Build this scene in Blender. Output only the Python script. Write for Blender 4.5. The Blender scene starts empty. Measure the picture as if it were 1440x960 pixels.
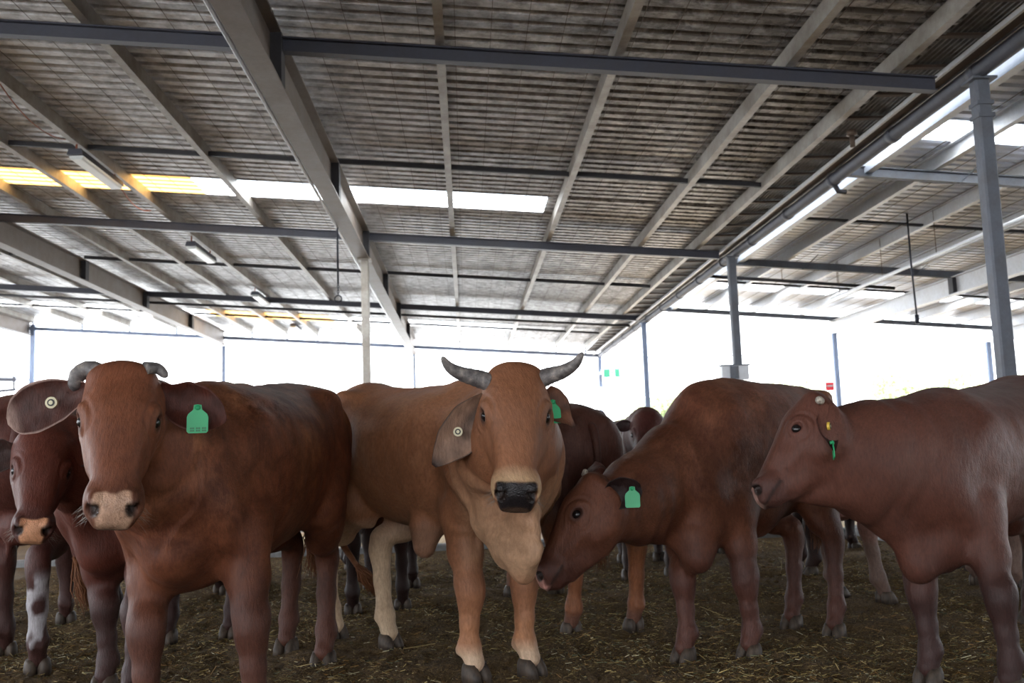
import bpy, bmesh, math, random, os
import numpy as np
from mathutils import Vector, Matrix
DEV = 'DEVFAST' in os.environ
random.seed(7); rng = np.random.default_rng(11)
sc = bpy.context.scene
COL = sc.collection
# ------------------------------------------------------------------ camera model (1440x960 photograph)
F = 1340.
H = 1.0
_v = np.array([(657-720)/F, (638-480)/F, 1.]); _v /= np.linalg.norm(_v)
_s = -F*F/(-63*.035+158)
_u = np.array([.035*_s/F, _s/F, 1.]); _u /= np.linalg.norm(_u)
_u = _u-(_u@_v)*_v; _u /= np.linalg.norm(_u)
CM = np.stack([np.cross(_v, _u), _v, _u])          # world = CM @ (x right, y down, z forward)
def W(px, py, Y):
    d = CM@np.array([(px-720)/F, (py-480)/F, 1.]); return np.array([0, 0, H])+d*(Y/d[1])
def G(px, py, z=0.):
    d = CM@np.array([(px-720)/F, (py-480)/F, 1.]); return np.array([0, 0, H])+d*((z-H)/d[2])
def proj(p):
    c = CM.T@(np.array(p)-np.array([0, 0, H])); return 720+F*c[0]/c[2], 480+F*c[1]/c[2]
cd = bpy.data.cameras.new('camera'); cam = bpy.data.objects.new('camera', cd); COL.objects.link(cam)
R = np.stack([CM[:, 0], -CM[:, 1], -CM[:, 2]], axis=1)
cam.matrix_world = Matrix(((*R[0], 0), (*R[1], 0), (*R[2], H), (0, 0, 0, 1)))
cd.sensor_width = 36; cd.lens = F/1440*36; cd.clip_start = .05; cd.clip_end = 500
cd.dof.use_dof = True; cd.dof.focus_distance = 3.7; cd.dof.aperture_fstop = 4.5
sc.camera = cam
# ------------------------------------------------------------------ objects and tags
def tag(o, label=None, cat=None, group=None, kind=None):
    if label: o['label'] = label
    if cat: o['category'] = cat
    if group: o['group'] = group
    if kind: o['kind'] = kind
    return o
def empty(name, loc=(0, 0, 0), rz=0.):
    o = bpy.data.objects.new(name, None); COL.objects.link(o); o.location = loc; o.rotation_euler = (0, 0, rz); o.empty_display_size = .1
    return o
def link(name, me, mat=None, parent=None, smooth=False):
    if mat is not None: me.materials.append(mat)
    if smooth: me.polygons.foreach_set('use_smooth', [True]*len(me.polygons))
    o = bpy.data.objects.new(name, me); COL.objects.link(o)
    if parent is not None: o.parent = parent
    return o
class MB:
    """collects verts and faces"""
    def __init__(s): s.v = []; s.f = []
    def add(s, vs, fs):
        n = len(s.v); s.v += [tuple(map(float, a)) for a in vs]; s.f += [tuple(i+n for i in q) for q in fs]; return s
    def box(s, c, d, R=None):
        c = np.array(c, float); h = np.array(d, float)/2; vs = []
        for x in (-1, 1):
            for y in (-1, 1):
                for z in (-1, 1):
                    p = np.array([x, y, z])*h
                    if R is not None: p = R@p
                    vs.append(c+p)
        return s.add(vs, [(0, 1, 3, 2), (4, 6, 7, 5), (0, 4, 5, 1), (2, 3, 7, 6), (0, 2, 6, 4), (1, 5, 7, 3)])
    def sweep(s, prof, a, b, up=(0, 0, 1), closed=True, caps=True):
        """straight extrusion of a 2-D profile (lateral, up) from a to b"""
        a = np.array(a, float); b = np.array(b, float); t = (b-a)/np.linalg.norm(b-a); u = np.array(up, float)
        l = np.cross(t, u); l /= np.linalg.norm(l); u = np.cross(l, t)
        n = len(prof); vs = [a+l*p[0]+u*p[1] for p in prof]+[b+l*p[0]+u*p[1] for p in prof]
        m = n if closed else n-1
        fs = [(i, (i+1) % n, n+(i+1) % n, n+i) for i in range(m)]
        if closed and caps: fs += [tuple(range(n))[::-1], tuple(range(n, 2*n))]
        return s.add(vs, fs)
    def tube(s, pts, r, n=10, caps=True):
        pts = [np.array(p, float) for p in pts]; k = len(pts)
        rr = [r]*k if np.isscalar(r) else list(r)
        vs = []; u = None
        for i, p in enumerate(pts):
            t = pts[min(i+1, k-1)]-pts[max(i-1, 0)]; t = t/(np.linalg.norm(t)+1e-9)
            if u is None:
                u = np.cross(t, [0, 0, 1.]);
                if np.linalg.norm(u) < 1e-3: u = np.cross(t, [1., 0, 0])
            u = u-(u@t)*t; u /= np.linalg.norm(u)+1e-9; w = np.cross(t, u)
            for j in range(n):
                an = 2*math.pi*j/n; vs.append(p+rr[i]*(math.cos(an)*u+math.sin(an)*w))
        fs = [(i*n+j, i*n+(j+1) % n, (i+1)*n+(j+1) % n, (i+1)*n+j) for i in range(k-1) for j in range(n)]
        if caps: fs += [tuple(range(n))[::-1], tuple((k-1)*n+j for j in range(n))]
        return s.add(vs, fs)
    def build(s, name, mat, parent=None, smooth=False, origin=None):
        me = bpy.data.meshes.new(name); v = s.v
        if origin is not None: v = [(a[0]-origin[0], a[1]-origin[1], a[2]-origin[2]) for a in v]
        me.from_pydata(v, [], s.f); me.validate()
        o = link(name, me, mat, parent, smooth)
        if origin is not None: o.location = origin
        return o
# ------------------------------------------------------------------ materials
def rgb(r, g, b):
    f = lambda c: (c/255/12.92) if c/255 <= .04045 else ((c/255+.055)/1.055)**2.4
    return (f(r), f(g), f(b), 1)
class NT:
    def __init__(s, name):
        s.m = bpy.data.materials.new(name); s.m.use_nodes = True; s.t = s.m.node_tree; s.n = s.t.nodes; s.b = s.n['Principled BSDF']
    def node(s, typ, **kw):
        n = s.n.new(typ)
        for k, v in kw.items():
            if k in n.inputs.keys() if isinstance(k, str) else False: n.inputs[k].default_value = v
            else: setattr(n, k, v)
        return n
    def l(s, a, b): s.t.links.new(a, b)
    def noise(s, scale, detail=4, rough=.6, vec=None, dist=0):
        n = s.n.new('ShaderNodeTexNoise'); n.inputs['Scale'].default_value = scale; n.inputs['Detail'].default_value = detail
        n.inputs['Roughness'].default_value = rough; n.inputs['Distortion'].default_value = dist
        if vec is not None: s.l(vec, n.inputs['Vector'])
        return n.outputs['Fac']
    def obj(s, scale=None):
        c = s.n.new('ShaderNodeTexCoord').outputs['Object']
        if scale is None: return c
        m = s.n.new('ShaderNodeMapping'); m.inputs['Scale'].default_value = scale; s.l(c, m.inputs['Vector']); return m.outputs['Vector']
    def ramp(s, fac, stops):
        r = s.n.new('ShaderNodeValToRGB'); e = r.color_ramp.elements
        while len(e) < len(stops): e.new(.5)
        for el, (p, c) in zip(e, stops): el.position = p; el.color = c if len(c) == 4 else (*c, 1)
        s.l(fac, r.inputs['Fac']); return r.outputs['Color']
    def mix(s, fac, a, b, mode='MIX'):
        m = s.n.new('ShaderNodeMix'); m.data_type = 'RGBA'; m.blend_type = mode
        for i, x in ((0, fac), (6, a), (7, b)):
            if hasattr(x, 'links'): s.l(x, m.inputs[i])
            else: m.inputs[i].default_value = x
        return m.outputs[2]
    def bump(s, h, strength=.3, dist=.01, nrm=None):
        b = s.n.new('ShaderNodeBump'); b.inputs['Strength'].default_value = strength; b.inputs['Distance'].default_value = dist
        s.l(h, b.inputs['Height'])
        if nrm is not None: s.l(nrm, b.inputs['Normal'])
        return b.outputs['Normal']
    def set(s, **kw):
        names = dict(color='Base Color', rough='Roughness', metal='Metallic', normal='Normal', spec='Specular IOR Level', emis='Emission Color', es='Emission Strength', sheen='Sheen Weight', alpha='Alpha', trans='Transmission Weight', coat='Coat Weight')
        for k, v in kw.items():
            i = s.b.inputs[names[k]]
            if hasattr(v, 'links'): s.l(v, i)
            else: i.default_value = v
        return s.m
def steel(name, base, dirt, amt=.5, rough=.55, metal=.3, scale=6, stretch=(1, 1, 1)):
    t = NT(name); v = t.obj(stretch); n = t.noise(scale, 6, .65, v); n2 = t.noise(scale*9, 4, .7, v)
    c = t.mix(t.ramp(n, [(.5-.25*amt, (0, 0, 0)), (.75, (amt, amt, amt))]), base, dirt)
    c = t.mix(.35, c, t.ramp(n2, [(.3, (.55, .55, .55)), (.7, (1, 1, 1))]), 'MULTIPLY')
    return t.set(color=c, rough=rough, metal=metal, normal=t.bump(n2, .15, .002))
def plain(name, c, rough=.6, metal=0., n_scale=40, var=.25):
    t = NT(name); n = t.noise(n_scale, 4, .6, t.obj())
    col = t.mix(var, c, t.ramp(n, [(.3, (.35, .35, .35)), (.7, (1, 1, 1))]), 'MULTIPLY')
    return t.set(color=col, rough=rough, metal=metal)
# ------------------------------------------------------------------ shed
M = {}
M['beam'] = steel('grey_painted_beam', rgb(66, 68, 80), rgb(66, 58, 52), .3, .5, .2, 3)
M['purlin'] = steel('galvanised_purlin', rgb(180, 178, 174), rgb(104, 88, 70), .8, .5, .35, 2.2)
M['purlin_clean'] = steel('clean_galvanised_purlin', rgb(205, 208, 214), rgb(170, 160, 145), .3, .45, .25, 2.2)
M['girder'] = steel('dusty_girder', rgb(128, 122, 118), rgb(105, 82, 62), .6, .5, .3, 2.5)
M['column'] = steel('galvanised_column', rgb(106, 112, 124), rgb(84, 80, 76), .6, .6, .2, 5)
M['far'] = steel('flare_tinted_far_steel', rgb(128, 142, 170), rgb(110, 118, 135), .3, .5, .4, 5)  # lens flare haze put into the colour as a lighter, bluer steel
M['pipe'] = steel('dark_grey_pipe', rgb(84, 87, 98), rgb(60, 56, 54), .5, .6, .1, 5)
M['dark'] = steel('dark_bridging_steel', rgb(52, 52, 58), rgb(40, 34, 30), .5, .6, .2, 4)
M['wire'] = plain('rusty_mesh_wire', rgb(95, 80, 70), .6, .5)
M['rust'] = plain('rusty_cable', rgb(140, 75, 50), .7)
M['white'] = plain('white_painted_and_skylit_metal', rgb(215, 220, 228), .5, .1, 12, .2)
M['conc'] = plain('kerb_concrete', rgb(150, 150, 150), .85, 0, 18, .5)
M['chain'] = plain('dark_chain_steel', rgb(45, 48, 58), .5, .6)
def sheet_mat(name, base, grime, amt, right=False):
    t = NT(name); co = t.obj()
    n = t.noise(.55, 6, .7, t.obj((1, 1, 1)), .3); n2 = t.noise(5, 6, .7, t.obj((1, 1.2, 1))); n3 = t.noise(7, 5, .7, t.obj((1, 1.3, 1)))
    sx = t.n.new('ShaderNodeSeparateXYZ'); t.l(co, sx.inputs[0])
    # grime grows towards the low eave by the gutter
    gx = t.n.new('ShaderNodeMapRange'); gx.inputs['From Min'].default_value = -1.0; gx.inputs['From Max'].default_value = 4.0
    gx.inputs['To Min'].default_value = 0.0; gx.inputs['To Max'].default_value = .26 if not right else 0
    t.l(sx.outputs[0], gx.inputs['Value'])
    add = t.n.new('ShaderNodeMath'); add.operation = 'ADD'; t.l(n2, add.inputs[0]); t.l(gx.outputs[0], add.inputs[1])
    add2 = t.n.new('ShaderNodeMath'); add2.operation = 'MULTIPLY_ADD'; t.l(n, add2.inputs[0]); add2.inputs[1].default_value = .5; t.l(add.outputs[0], add2.inputs[2])
    c = t.mix(t.ramp(add2.outputs[0], [(.62, (0, 0, 0)), (1.0, (amt, amt, amt))]), base, grime)
    sp = t.ramp(n3, [(.52, (0, 0, 0)), (.6, (1, 1, 1))])
    m2 = t.n.new('ShaderNodeMath'); m2.operation = 'MULTIPLY'; t.l(sp, m2.inputs[0]); t.l(gx.outputs[0], m2.inputs[1])
    m3 = t.n.new('ShaderNodeMath'); m3.operation = 'MULTIPLY'; t.l(m2.outputs[0], m3.inputs[0]); m3.inputs[1].default_value = 3.2; m3.use_clamp = True
    c = t.mix(m3.outputs[0], c, rgb(35, 28, 24))
    return t.set(color=c, rough=.42, metal=.5, normal=t.bump(n3, .1, .002))
M['sheet'] = sheet_mat('zinc_roof_sheet', rgb(218, 219, 222), rgb(80, 72, 66), .85)
M['sheet_r'] = sheet_mat('clean_zinc_roof_sheet', rgb(226, 233, 246), rgb(190, 188, 188), .35, True)
def sky_mat(name, c, s):
    t = NT(name); n = t.noise(14, 5, .7, t.obj((.4, 1.5, 1)))
    col = t.ramp(n, [(.3, tuple(x*.8 for x in c[:3])), (.6, c[:3])])
    t.set(color=col, rough=.5)
    tr = t.n.new('ShaderNodeBsdfTranslucent'); t.l(col, tr.inputs['Color']); mx = t.n.new('ShaderNodeMixShader'); mx.inputs[0].default_value = s
    t.l(t.b.outputs[0], mx.inputs[1]); t.l(tr.outputs[0], mx.inputs[2]); t.l(mx.outputs[0], t.n['Material Output'].inputs['Surface'])
    return t.m
M['skyl'] = sky_mat('clear_fibreglass_panel', (.95, .95, .92, 1), .9)
M['skyl_y'] = sky_mat('yellowed_fibreglass_panel', (.75, .43, .13, 1), .6)

zb = lambda X: 3.92+.078*(4.2-X)            # underside of main roof cross beams
zp = lambda X: zb(X)+.13                    # underside of purlins
zs = lambda X: zp(X)+.15                    # roof sheet
zbr = lambda X: 4.15-.085*(X-4.55)
zpr = lambda X: zbr(X)+.13
zsr = lambda X: zpr(X)+.2
YN, YF = 1.5, 29.0
# ribbed sheeting, ribs run across (X); profile goes along Y
def sheet(name, x0, x1, y0, y1, zf, mat, parent, pitch=.19, off=0.):
    mb = MB(); prof = []
    y = y0
    while y < y1-1e-6:
        for dy, dz in ((0, 0), (.02, .04), (.078, .044), (.1, .004)):
            if y+dy*pitch/.19 <= y1: prof.append((y+dy*pitch/.19, dz))
        y += pitch
    prof.append((y1, 0))
    n = len(prof); vs = [(x, a, zf(x)+b+off) for x in (x0, x1) for a, b in prof]
    mb.add(vs, [(i, i+1, n+i+1, n+i) for i in range(n-1)])
    return mb.build(name, mat, parent)
roof = empty('roof', (0, 0, 0)); tag(roof, kind='structure')
SK = [(12.62, 13.45), (25.5, 26.7)]
XL, XR = -17.0, 3.95
sheet('roof_sheet', XL, XR, -12., SK[0][0], zs, M['sheet'], roof)
sheet('roof_sheet', XL, XR, SK[0][1], SK[1][0], zs, M['sheet'], roof)
sheet('roof_sheet', XL, XR, SK[1][1], YF+.4, zs, M['sheet'], roof)
for (a, b), xe, yel in zip(SK, (1.2, 1.35), ([(-17, -3.62)], [(-6.9, -3.6)])):
    segs = []
    x = XL
    for (ya, yb) in yel:
        if x < ya: segs.append((x, ya, 'skyl'))
        segs.append((ya, yb, 'skyl_y')); x = yb
    segs.append((x, xe, 'skyl'))
    for xa, xb, m in segs: sheet('skylight_panel', xa, xb, a, b, zs, M[m], roof)
    sheet('roof_sheet', xe, XR, a, b, zs, M['sheet'], roof)
roofr = empty('roof', (0, 0, 0)); tag(roofr, kind='structure')
SR = [(9.75, 10.4), (19.5, 20.3)]; XR0, XR1 = 4.45, 26.
ys = [-12., SR[0][0], SR[0][1], SR[1][0], SR[1][1], 22.3]
for i in (0, 2, 4): sheet('roof_sheet', XR0, XR1, ys[i], ys[i+1], zsr, M['sheet_r'], roofr)
for a, b in SR: sheet('skylight_panel', XR0, XR1, a, b, zsr, M['skyl'], roofr)
# safety mesh under the sheets
mesh = MB()
for x in np.arange(-16.8, 3.7, .3): mesh.box((x, 14.0, zs(x)-.012), (.0045, 30.6, .0045))
mo = mesh.build('safety_mesh', M['wire'], roof)
mesh = MB()
for x in np.arange(4.7, 16, .3): mesh.box((x, 10.6, zsr(x)-.012), (.006, 23, .006))
mesh.build('safety_mesh', M['wire'], roofr)
# purlins : lipped C sections
def cprof(w, h, t=.012, lip=.02):
    return [(-w/2, 0), (w/2, 0), (w/2, lip), (w/2-t, lip), (w/2-t, t), (-w/2+t, t), (-w/2+t, h-t), (w/2-t, h-t), (w/2-t, h-lip), (w/2, h-lip), (w/2, h), (-w/2, h)]
PX = [-.13, 1.37, 2.82, 3.72, -3.02, -4.43, -5.35, -6.4, -8.65, -10.05, -11.45, -12.9, -14.3, -15.8]
for i, x in enumerate(PX):
    mb = MB(); p = cprof(.075, .15)
    if x < -1: p = [(-a, b) for a, b in p][::-1]
    mb.sweep(p, (x, YN-3.4, zp(x)+.002), (x, YF, zp(x)+.002))
    o = mb.build('purlin', M['purlin'], None, origin=(x, YN, zp(x)))
    tag(o, 'galvanised steel purlin running under the grimy main roof sheets', 'purlin', 'purlins of the main roof', 'structure')
    mb = MB()
    for yy in np.arange(1.0, 29, 1.75):
        pass
PXR = [4.9, 5.72, 6.85, 8.0, 9.55, 10.68, 11.8, 13., 14.2, 15.4]
for x in PXR:
    mb = MB(); p = [(-a, b) for a, b in cprof(.08, .2)][::-1]
    if x == 4.9: p = [(-.05, -.08), (.05, -.08), (.05, -.06), (-.03, -.06), (-.03, .2), (-.05, .2)]
    mb.sweep(p, (x, YN-3.4, zpr(x)+.002), (x, 22.2, zpr(x)+.002))
    o = mb.build('purlin', M['white' if x == 4.9 else 'purlin_clean'], None, origin=(x, YN, zpr(x)))  # edge purlin is white because the skylight on it is put into its colour
    tag(o, 'pale galvanised purlin under the clean roof on the far side of the gutter' if x > 5 else 'edge purlin of the side roof, whitened as if skylit, beside the drain pipe', 'purlin', 'purlins of the side roof' if x > 5 else None, 'structure')
# cross beams
def ibeam(w, h, t=.012): return [(-w/2, 0), (w/2, 0), (w/2, t), (t/2, t), (t/2, h-t), (w/2, h-t), (w/2, h), (-w/2, h), (-w/2, h-t), (-t/2, h-t), (-t/2, t), (-w/2, t)]
ROW = [.7, 7.66, 14.7, 21.8]; GX = [-13., -7.25, -1.53]
bl = {1: 'nearest dark beam crossing under the main roof', 2: 'second dark beam crossing under the main roof', 3: 'third dark beam crossing under the main roof, a pipe below it'}
for i, y in enumerate(ROW):
    mb = MB(); mb.sweep(ibeam(.09, .125), (-17, y, zb(-17)), (4.08, y, zb(4.08)))
    o = mb.build('roof_beam', M['beam'], None, origin=(0, y, zb(0))); tag(o, bl.get(i, 'dark beam crossing under the main roof'), 'beam', kind='structure')
mb = MB(); mb.sweep([(-.045, -.05), (.045, -.05), (.045, .05), (-.045, .05)], (-17, YF, zb(-17)-.07), (4.2, YF, zb(4.2)-.07))
for x in PX: mb.sweep([(-.02, -.02), (.02, -.02), (.02, .02), (-.02, .02)], (x, YF, zb(x)-.03), (x, YF-.03, zp(x)+.03), up=(0, 1, 0))
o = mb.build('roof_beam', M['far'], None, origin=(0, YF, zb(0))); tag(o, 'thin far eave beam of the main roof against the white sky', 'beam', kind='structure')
for i, y in enumerate((-.2, 5.45, 10.9, 16.3, 21.8)):
    mb = MB(); mb.sweep(ibeam(.09, .125 if y < 20 else .1), (4.5, y, zbr(4.5)), (19, y, zbr(19)))
    for x in (6.0, 8.0):
        if y in (10.9, 16.3): mb.sweep([(-.02, -.004), (.02, -.004), (.02, .004), (-.02, .004)], (x, y, zbr(x)-.01), (x+.25, y-.15, zpr(x)+.1))
    o = mb.build('roof_beam', M['column'] if y > 9 else M['beam'], None, origin=(4.5, y, zbr(4.5)))
    tag(o, ['', '', 'near blue-grey cross beam under the side roof with small braces', 'middle blue-grey cross beam under the side roof', 'far eave beam of the side roof against the white sky'][i] or 'cross beam under the side roof', 'beam', kind='structure')
# main girders along the shed with cleats
def girder(x, y0, y1, z0, z1, w, mat, label, rows, mats):
    r = empty('girder', (x, y0, z0)); tag(r, label, 'girder', kind='structure')
    o = MB().sweep(ibeam(w, z1-z0, .018), (x, y0, z0), (x, y1, z0)).build('girder_body', mat, r, origin=None)
    for v in o.data.vertices: v.co -= Vector((x, y0, z0))
    for yy in rows:
        s = 1 if x < 0 else -1
        o = MB().box((s*(w/4+.004), yy-y0, (z1-z0)/2), (w/2-.006, .16, (z1-z0)-.03)).build('cleat', M['dark'], r)
    return r
rows = [.7, 4.2, 7.66, 11.2, 14.7, 18.3, 21.8, 25.4]
girder(-1.53, -2, YF, 4.06, 4.52, .2, M['girder'], 'deep dusty steel girder above the round post in mid-shed', rows, None)
girder(-7.25, -2, YF, 4.52, 4.93, .2, M['girder'], 'deep steel girder at far left ending on a thin post', rows, None)
girder(-13., -2, YF, 4.97, 5.38, .2, M['girder'], 'outermost girder at the far left corner of the roof', rows, None)
girder(8.73, -2, 22.1, 3.5, 3.82, .16, M['purlin_clean'], 'pale girder of the side roof slanting down to a thin post', [5.45, 10.9, 16.3], None)
girder(12.7, -2, 22.1, 3.2, 3.5, .16, M['purlin_clean'], 'pale girder of the side roof beyond the nearest square column', [5.45, 10.9, 16.3], None)
# bridging rods
for y in (4.2, 11.2, 18.3, 25.6):
    mb = MB(); xs = sorted(PX+[-1.53, -7.25])
    for a, b in zip(xs[:-1], xs[1:]): mb.sweep([(-.02, -.028), (.02, -.028), (.02, .028), (-.02, .028)], (a+.04, y, zp(a)+.05), (b-.04, y, zp(b)+.05))
    o = mb.build('purlin_bridging', M['dark'], None, origin=(0, y, zp(0))); tag(o, 'dark bridging bar between purlins of the main roof', 'bridging', 'bridging bars under the main roof', 'structure')
for y in (7.9, 13.6, 18.8):
    mb = MB(); mb.sweep([(-.02, -.02), (.02, -.02), (.02, .02), (-.02, .02)], (4.6, y, zpr(4.6)+.06), (16, y, zpr(16)+.06))
    o = mb.build('purlin_bridging', M['dark'], None, origin=(5, y, zpr(5))); tag(o, 'dark bridging bar between purlins of the side roof', 'bridging', 'bridging bars under the side roof', 'structure')
# gutter strip
gx = lambda Y: 4.45-(Y-7.66)*.0141      # line of the down pipe, gutter and column heads
gz = lambda Y: 4.09-(Y-7.66)*.0103
gut = empty('box_gutter', (4.1, 0, 4.1)); tag(gut, 'ribbed steel box gutter with cross straps between the two roofs', 'gutter', kind='structure')
mb = MB(); y0, y1 = -1., 29.2
prof = []
for i in range(19):
    x = 3.76+.05*i; prof += [(x, 0), (x+.012, -.02), (x+.03, -.02), (x+.042, 0)]
n = len(prof); vs = [(p[0]-4.1+(gx(y)-4.45)*min(1, (p[0]-3.76)/.6), y, gz(y)+.17+p[1]-4.1) for y in (y0, y1) for p in prof]
mb.add(vs, [(i, i+1, n+i+1, n+i) for i in range(n-1)]); mb.build('gutter_floor', steel('dirty_gutter_steel', rgb(120, 114, 108), rgb(48, 42, 36), .9, .5, .4, 6), gut)
for y in np.arange(1, 29, .62):
    x1 = gx(y)-.1
    MB().sweep([(-.03, -.012), (.03, -.012), (.03, .012), (-.03, .012)], (3.76-4.1, y, gz(y)+.13-4.1), (x1-4.1, y, gz(y)+.13-4.1)).build('strap', M['wire'], gut)
MB().sweep([(-.015, -.02), (.015, -.02), (.015, .02), (-.015, .02)], (gx(y0)-.3-4.1, y0, gz(y0)+.02-4.1), (gx(y1)-.2-4.1, y1, gz(y1)+.02-4.1)).build('edge_angle', M['purlin_clean'], gut)
MB().sweep([(-.07, -.004), (.07, -.004), (.07, .004), (-.07, .004)], (gx(y0)-.15-4.1, y0, gz(y0)+.075-4.1), (gx(y1)-.12-4.1, y1, gz(y1)+.075-4.1)).build('gutter_lip', M['wire'], gut)
# down pipe under the gutter with collars
pr = empty('drain_pipe', (4.4, 0, 4.1)); tag(pr, 'long dark grey drain pipe running along under the gutter', 'pipe', kind='structure')
mb = MB(); pts = [(gx(y)-4.4, y, gz(y)-4.1) for y in np.linspace(-1, 29, 20)]; mb.tube(pts, .07, 20).build('pipe_run', M['pipe'], pr, True)
for y in np.arange(1.4, 29, 1.55):
    MB().tube([(gx(y)-4.4, y, gz(y)-4.1), (gx(y+.1)-4.4, y+.1, gz(y+.1)-4.1)], .079, 20).build('collar', M['pipe'], pr, True)
for y in (10.75,):
    MB().tube([(gx(y)-4.4, y, gz(y)-4.15), (gx(y)-4.4+.05, y, gz(y)-4.24), (gx(y)-4.4+.14, y, gz(y)-4.25)], .03, 12).build('elbow', M['dark'], pr, True)
# columns
def column(X, Y, z1, w, label, collar=False, mat='column', plate=True):
    r = empty('column', (X, Y, 0)); tag(r, label, 'column', kind='structure')
    b = w*.12; pf = [(-w/2+b, -w/2), (w/2-b, -w/2), (w/2, -w/2+b), (w/2, w/2-b), (w/2-b, w/2), (-w/2+b, w/2), (-w/2, w/2-b), (-w/2, -w/2+b)]
    MB().sweep(pf, (0, 0, -.05), (0, 0, z1), up=(0, 1, 0)).build('column_shaft', M[mat], r)
    if collar:
        for z in (z1-.22, z1-.33): MB().box((0, -.005, z), (w*1.16, w*1.16, .035)).build('bracket', M[mat], r)
    if plate: MB().box((0, 0, z1-.01), (w*1.7, w*1.7, .02)).build('cap_plate', M[mat], r)
    return r
column(4.474, 7.66, gz(7.66)-.06, .125, 'square galvanised column nearest the camera, right of the drain pipe', True)
column(4.275, 14.7, gz(14.7)-.06, .125, 'square galvanised column carrying a wide grey box')
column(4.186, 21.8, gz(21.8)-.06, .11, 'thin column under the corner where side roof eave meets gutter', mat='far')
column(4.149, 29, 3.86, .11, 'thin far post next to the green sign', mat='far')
column(-1.506, 14.7, 4.06, .12, 'slim galvanised post under the middle girder', mat='purlin')
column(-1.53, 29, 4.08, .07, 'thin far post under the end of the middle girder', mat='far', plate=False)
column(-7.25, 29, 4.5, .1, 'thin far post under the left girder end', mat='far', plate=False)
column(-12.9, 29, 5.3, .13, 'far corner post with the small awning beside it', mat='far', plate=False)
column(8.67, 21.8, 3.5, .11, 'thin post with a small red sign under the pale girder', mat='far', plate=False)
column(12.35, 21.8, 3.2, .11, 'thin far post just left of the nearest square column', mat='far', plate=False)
column(-7.25, 14.7, 4.5, .12, 'slim post under the left girder', mat='purlin')
# pipes and wires under the roof
def rod(name, pts, r, mat, label, cat='pipe', n=8, **k):
    o = MB().tube(pts, r, n).build(name, mat, None, True, origin=tuple(map(float, pts[0]))); tag(o, label, cat, **k); return o
rod('conduit', [(-1.66, y, 4.075) for y in (-1, 29)], .018, M['purlin_clean'], 'thin conduit clipped along the edge of the middle girder', 'conduit')
rod('water_pipe', [(x, 22.0, zb(x)-.1) for x in (-14, 3.9)], .03, M['dark'], 'dark water pipe hung below the third cross beam')
p0, p1 = W(1185, 411, 17.2), W(1445, 308, 10.6)
p1[0] = p0[0] = (p0[0]+p1[0])/2; p0[2] = p1[2] = (p0[2]+p1[2])/2
rod('conduit', [p0, p1-np.array([0, 4, 0])], .028, M['white'], 'white conduit hung from wires below the side roof', 'conduit', 10)
a, b = W(996, 388, 16.9), W(1258, 405, 16.9)
rod('water_pipe', [a, b], .032, M['dark'], 'dark hanging pipe ending in mid-air below the side roof')
for px, py, Y in ((1178, 400, 16.9), (1100, 394, 16.9)):
    a = W(px, py, Y); rod('hanger_wire', [a, (a[0], a[1], zsr(a[0])-.02)], .006, M['wire'], 'thin wire holding up the dark hanging pipe', 'wire', 5, group='wires of the dark hanging pipe')
for Y in (11.5, 13.2, 15., 16.8):
    rod('hanger_wire', [(p0[0], Y, p0[2]), (p0[0], Y, zsr(p0[0])-.02)], .005, M['wire'], 'thin wire holding up the white conduit', 'wire', 5, group='wires of the white conduit')
a = W(1281, 368, 13.5)
hp = empty('drop_pipe', (a[0], a[1], 0)); tag(hp, 'short dark hanging rod with a fitting below the side roof', 'pipe')
e = W(1288, 452, 13.5); MB().tube([(0, 0, zsr(a[0])), (0, 0, a[2]), (0.02, 0, e[2])], .014, 8).build('rod', M['chain'], hp, True)
MB().tube([(0.02, 0, e[2]-.03), (0.02, 0, e[2]+.1)], .03, 10).build('fitting', M['chain'], hp, True)
# hook chain in the middle
a = W(474, 300, 12.6); e = W(475, 420, 12.6)
hk = empty('hanging_chain', (a[0], a[1], 0)); tag(hk, 'dark chain with a ring hanging beside the middle girder', 'chain')
MB().tube([(0, 0, zs(a[0])), (0, 0, a[2]), (0, 0, e[2]+.2)], .014, 8).build('rod', M['chain'], hk, True)
mb = MB()
for k in range(5):
    z = e[2]+.2-k*.035; pts = [(.012*math.cos(t)*(k % 2), .012*math.cos(t)*(1-k % 2), z+.022*math.sin(t)) for t in np.linspace(0, 2*math.pi, 11)]
    mb.tube(pts, .006, 6)
mb.build('links', M['chain'], hk, True)
MB().tube([(.045*math.cos(t), 0, e[2]+.0+.045*math.sin(t)) for t in np.linspace(0, 2*math.pi, 21)], .009, 8).build('ring', M['chain'], hk, True)
MB().tube([(0, 0, a[2]-.02), (0, 0, a[2]+.12)], .03, 10).build('shackle', M['chain'], hk, True)
# gutter side lamp fitting
a = W(1198, 190, 9.0); lf = empty('sensor', tuple(a)); tag(lf, 'small rusty knob fitting poking out beside the gutter', 'fitting')
MB().tube([(0, 0, -.12), (0, 0, 0)], .025, 10).build('stem', M['wire'], lf, True); MB().tube([(0, 0, -.01), (0, 0, .0), (0, 0, .05)], [.02, .055, .045], 12).build('cap', M['wire'], lf, True)
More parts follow.
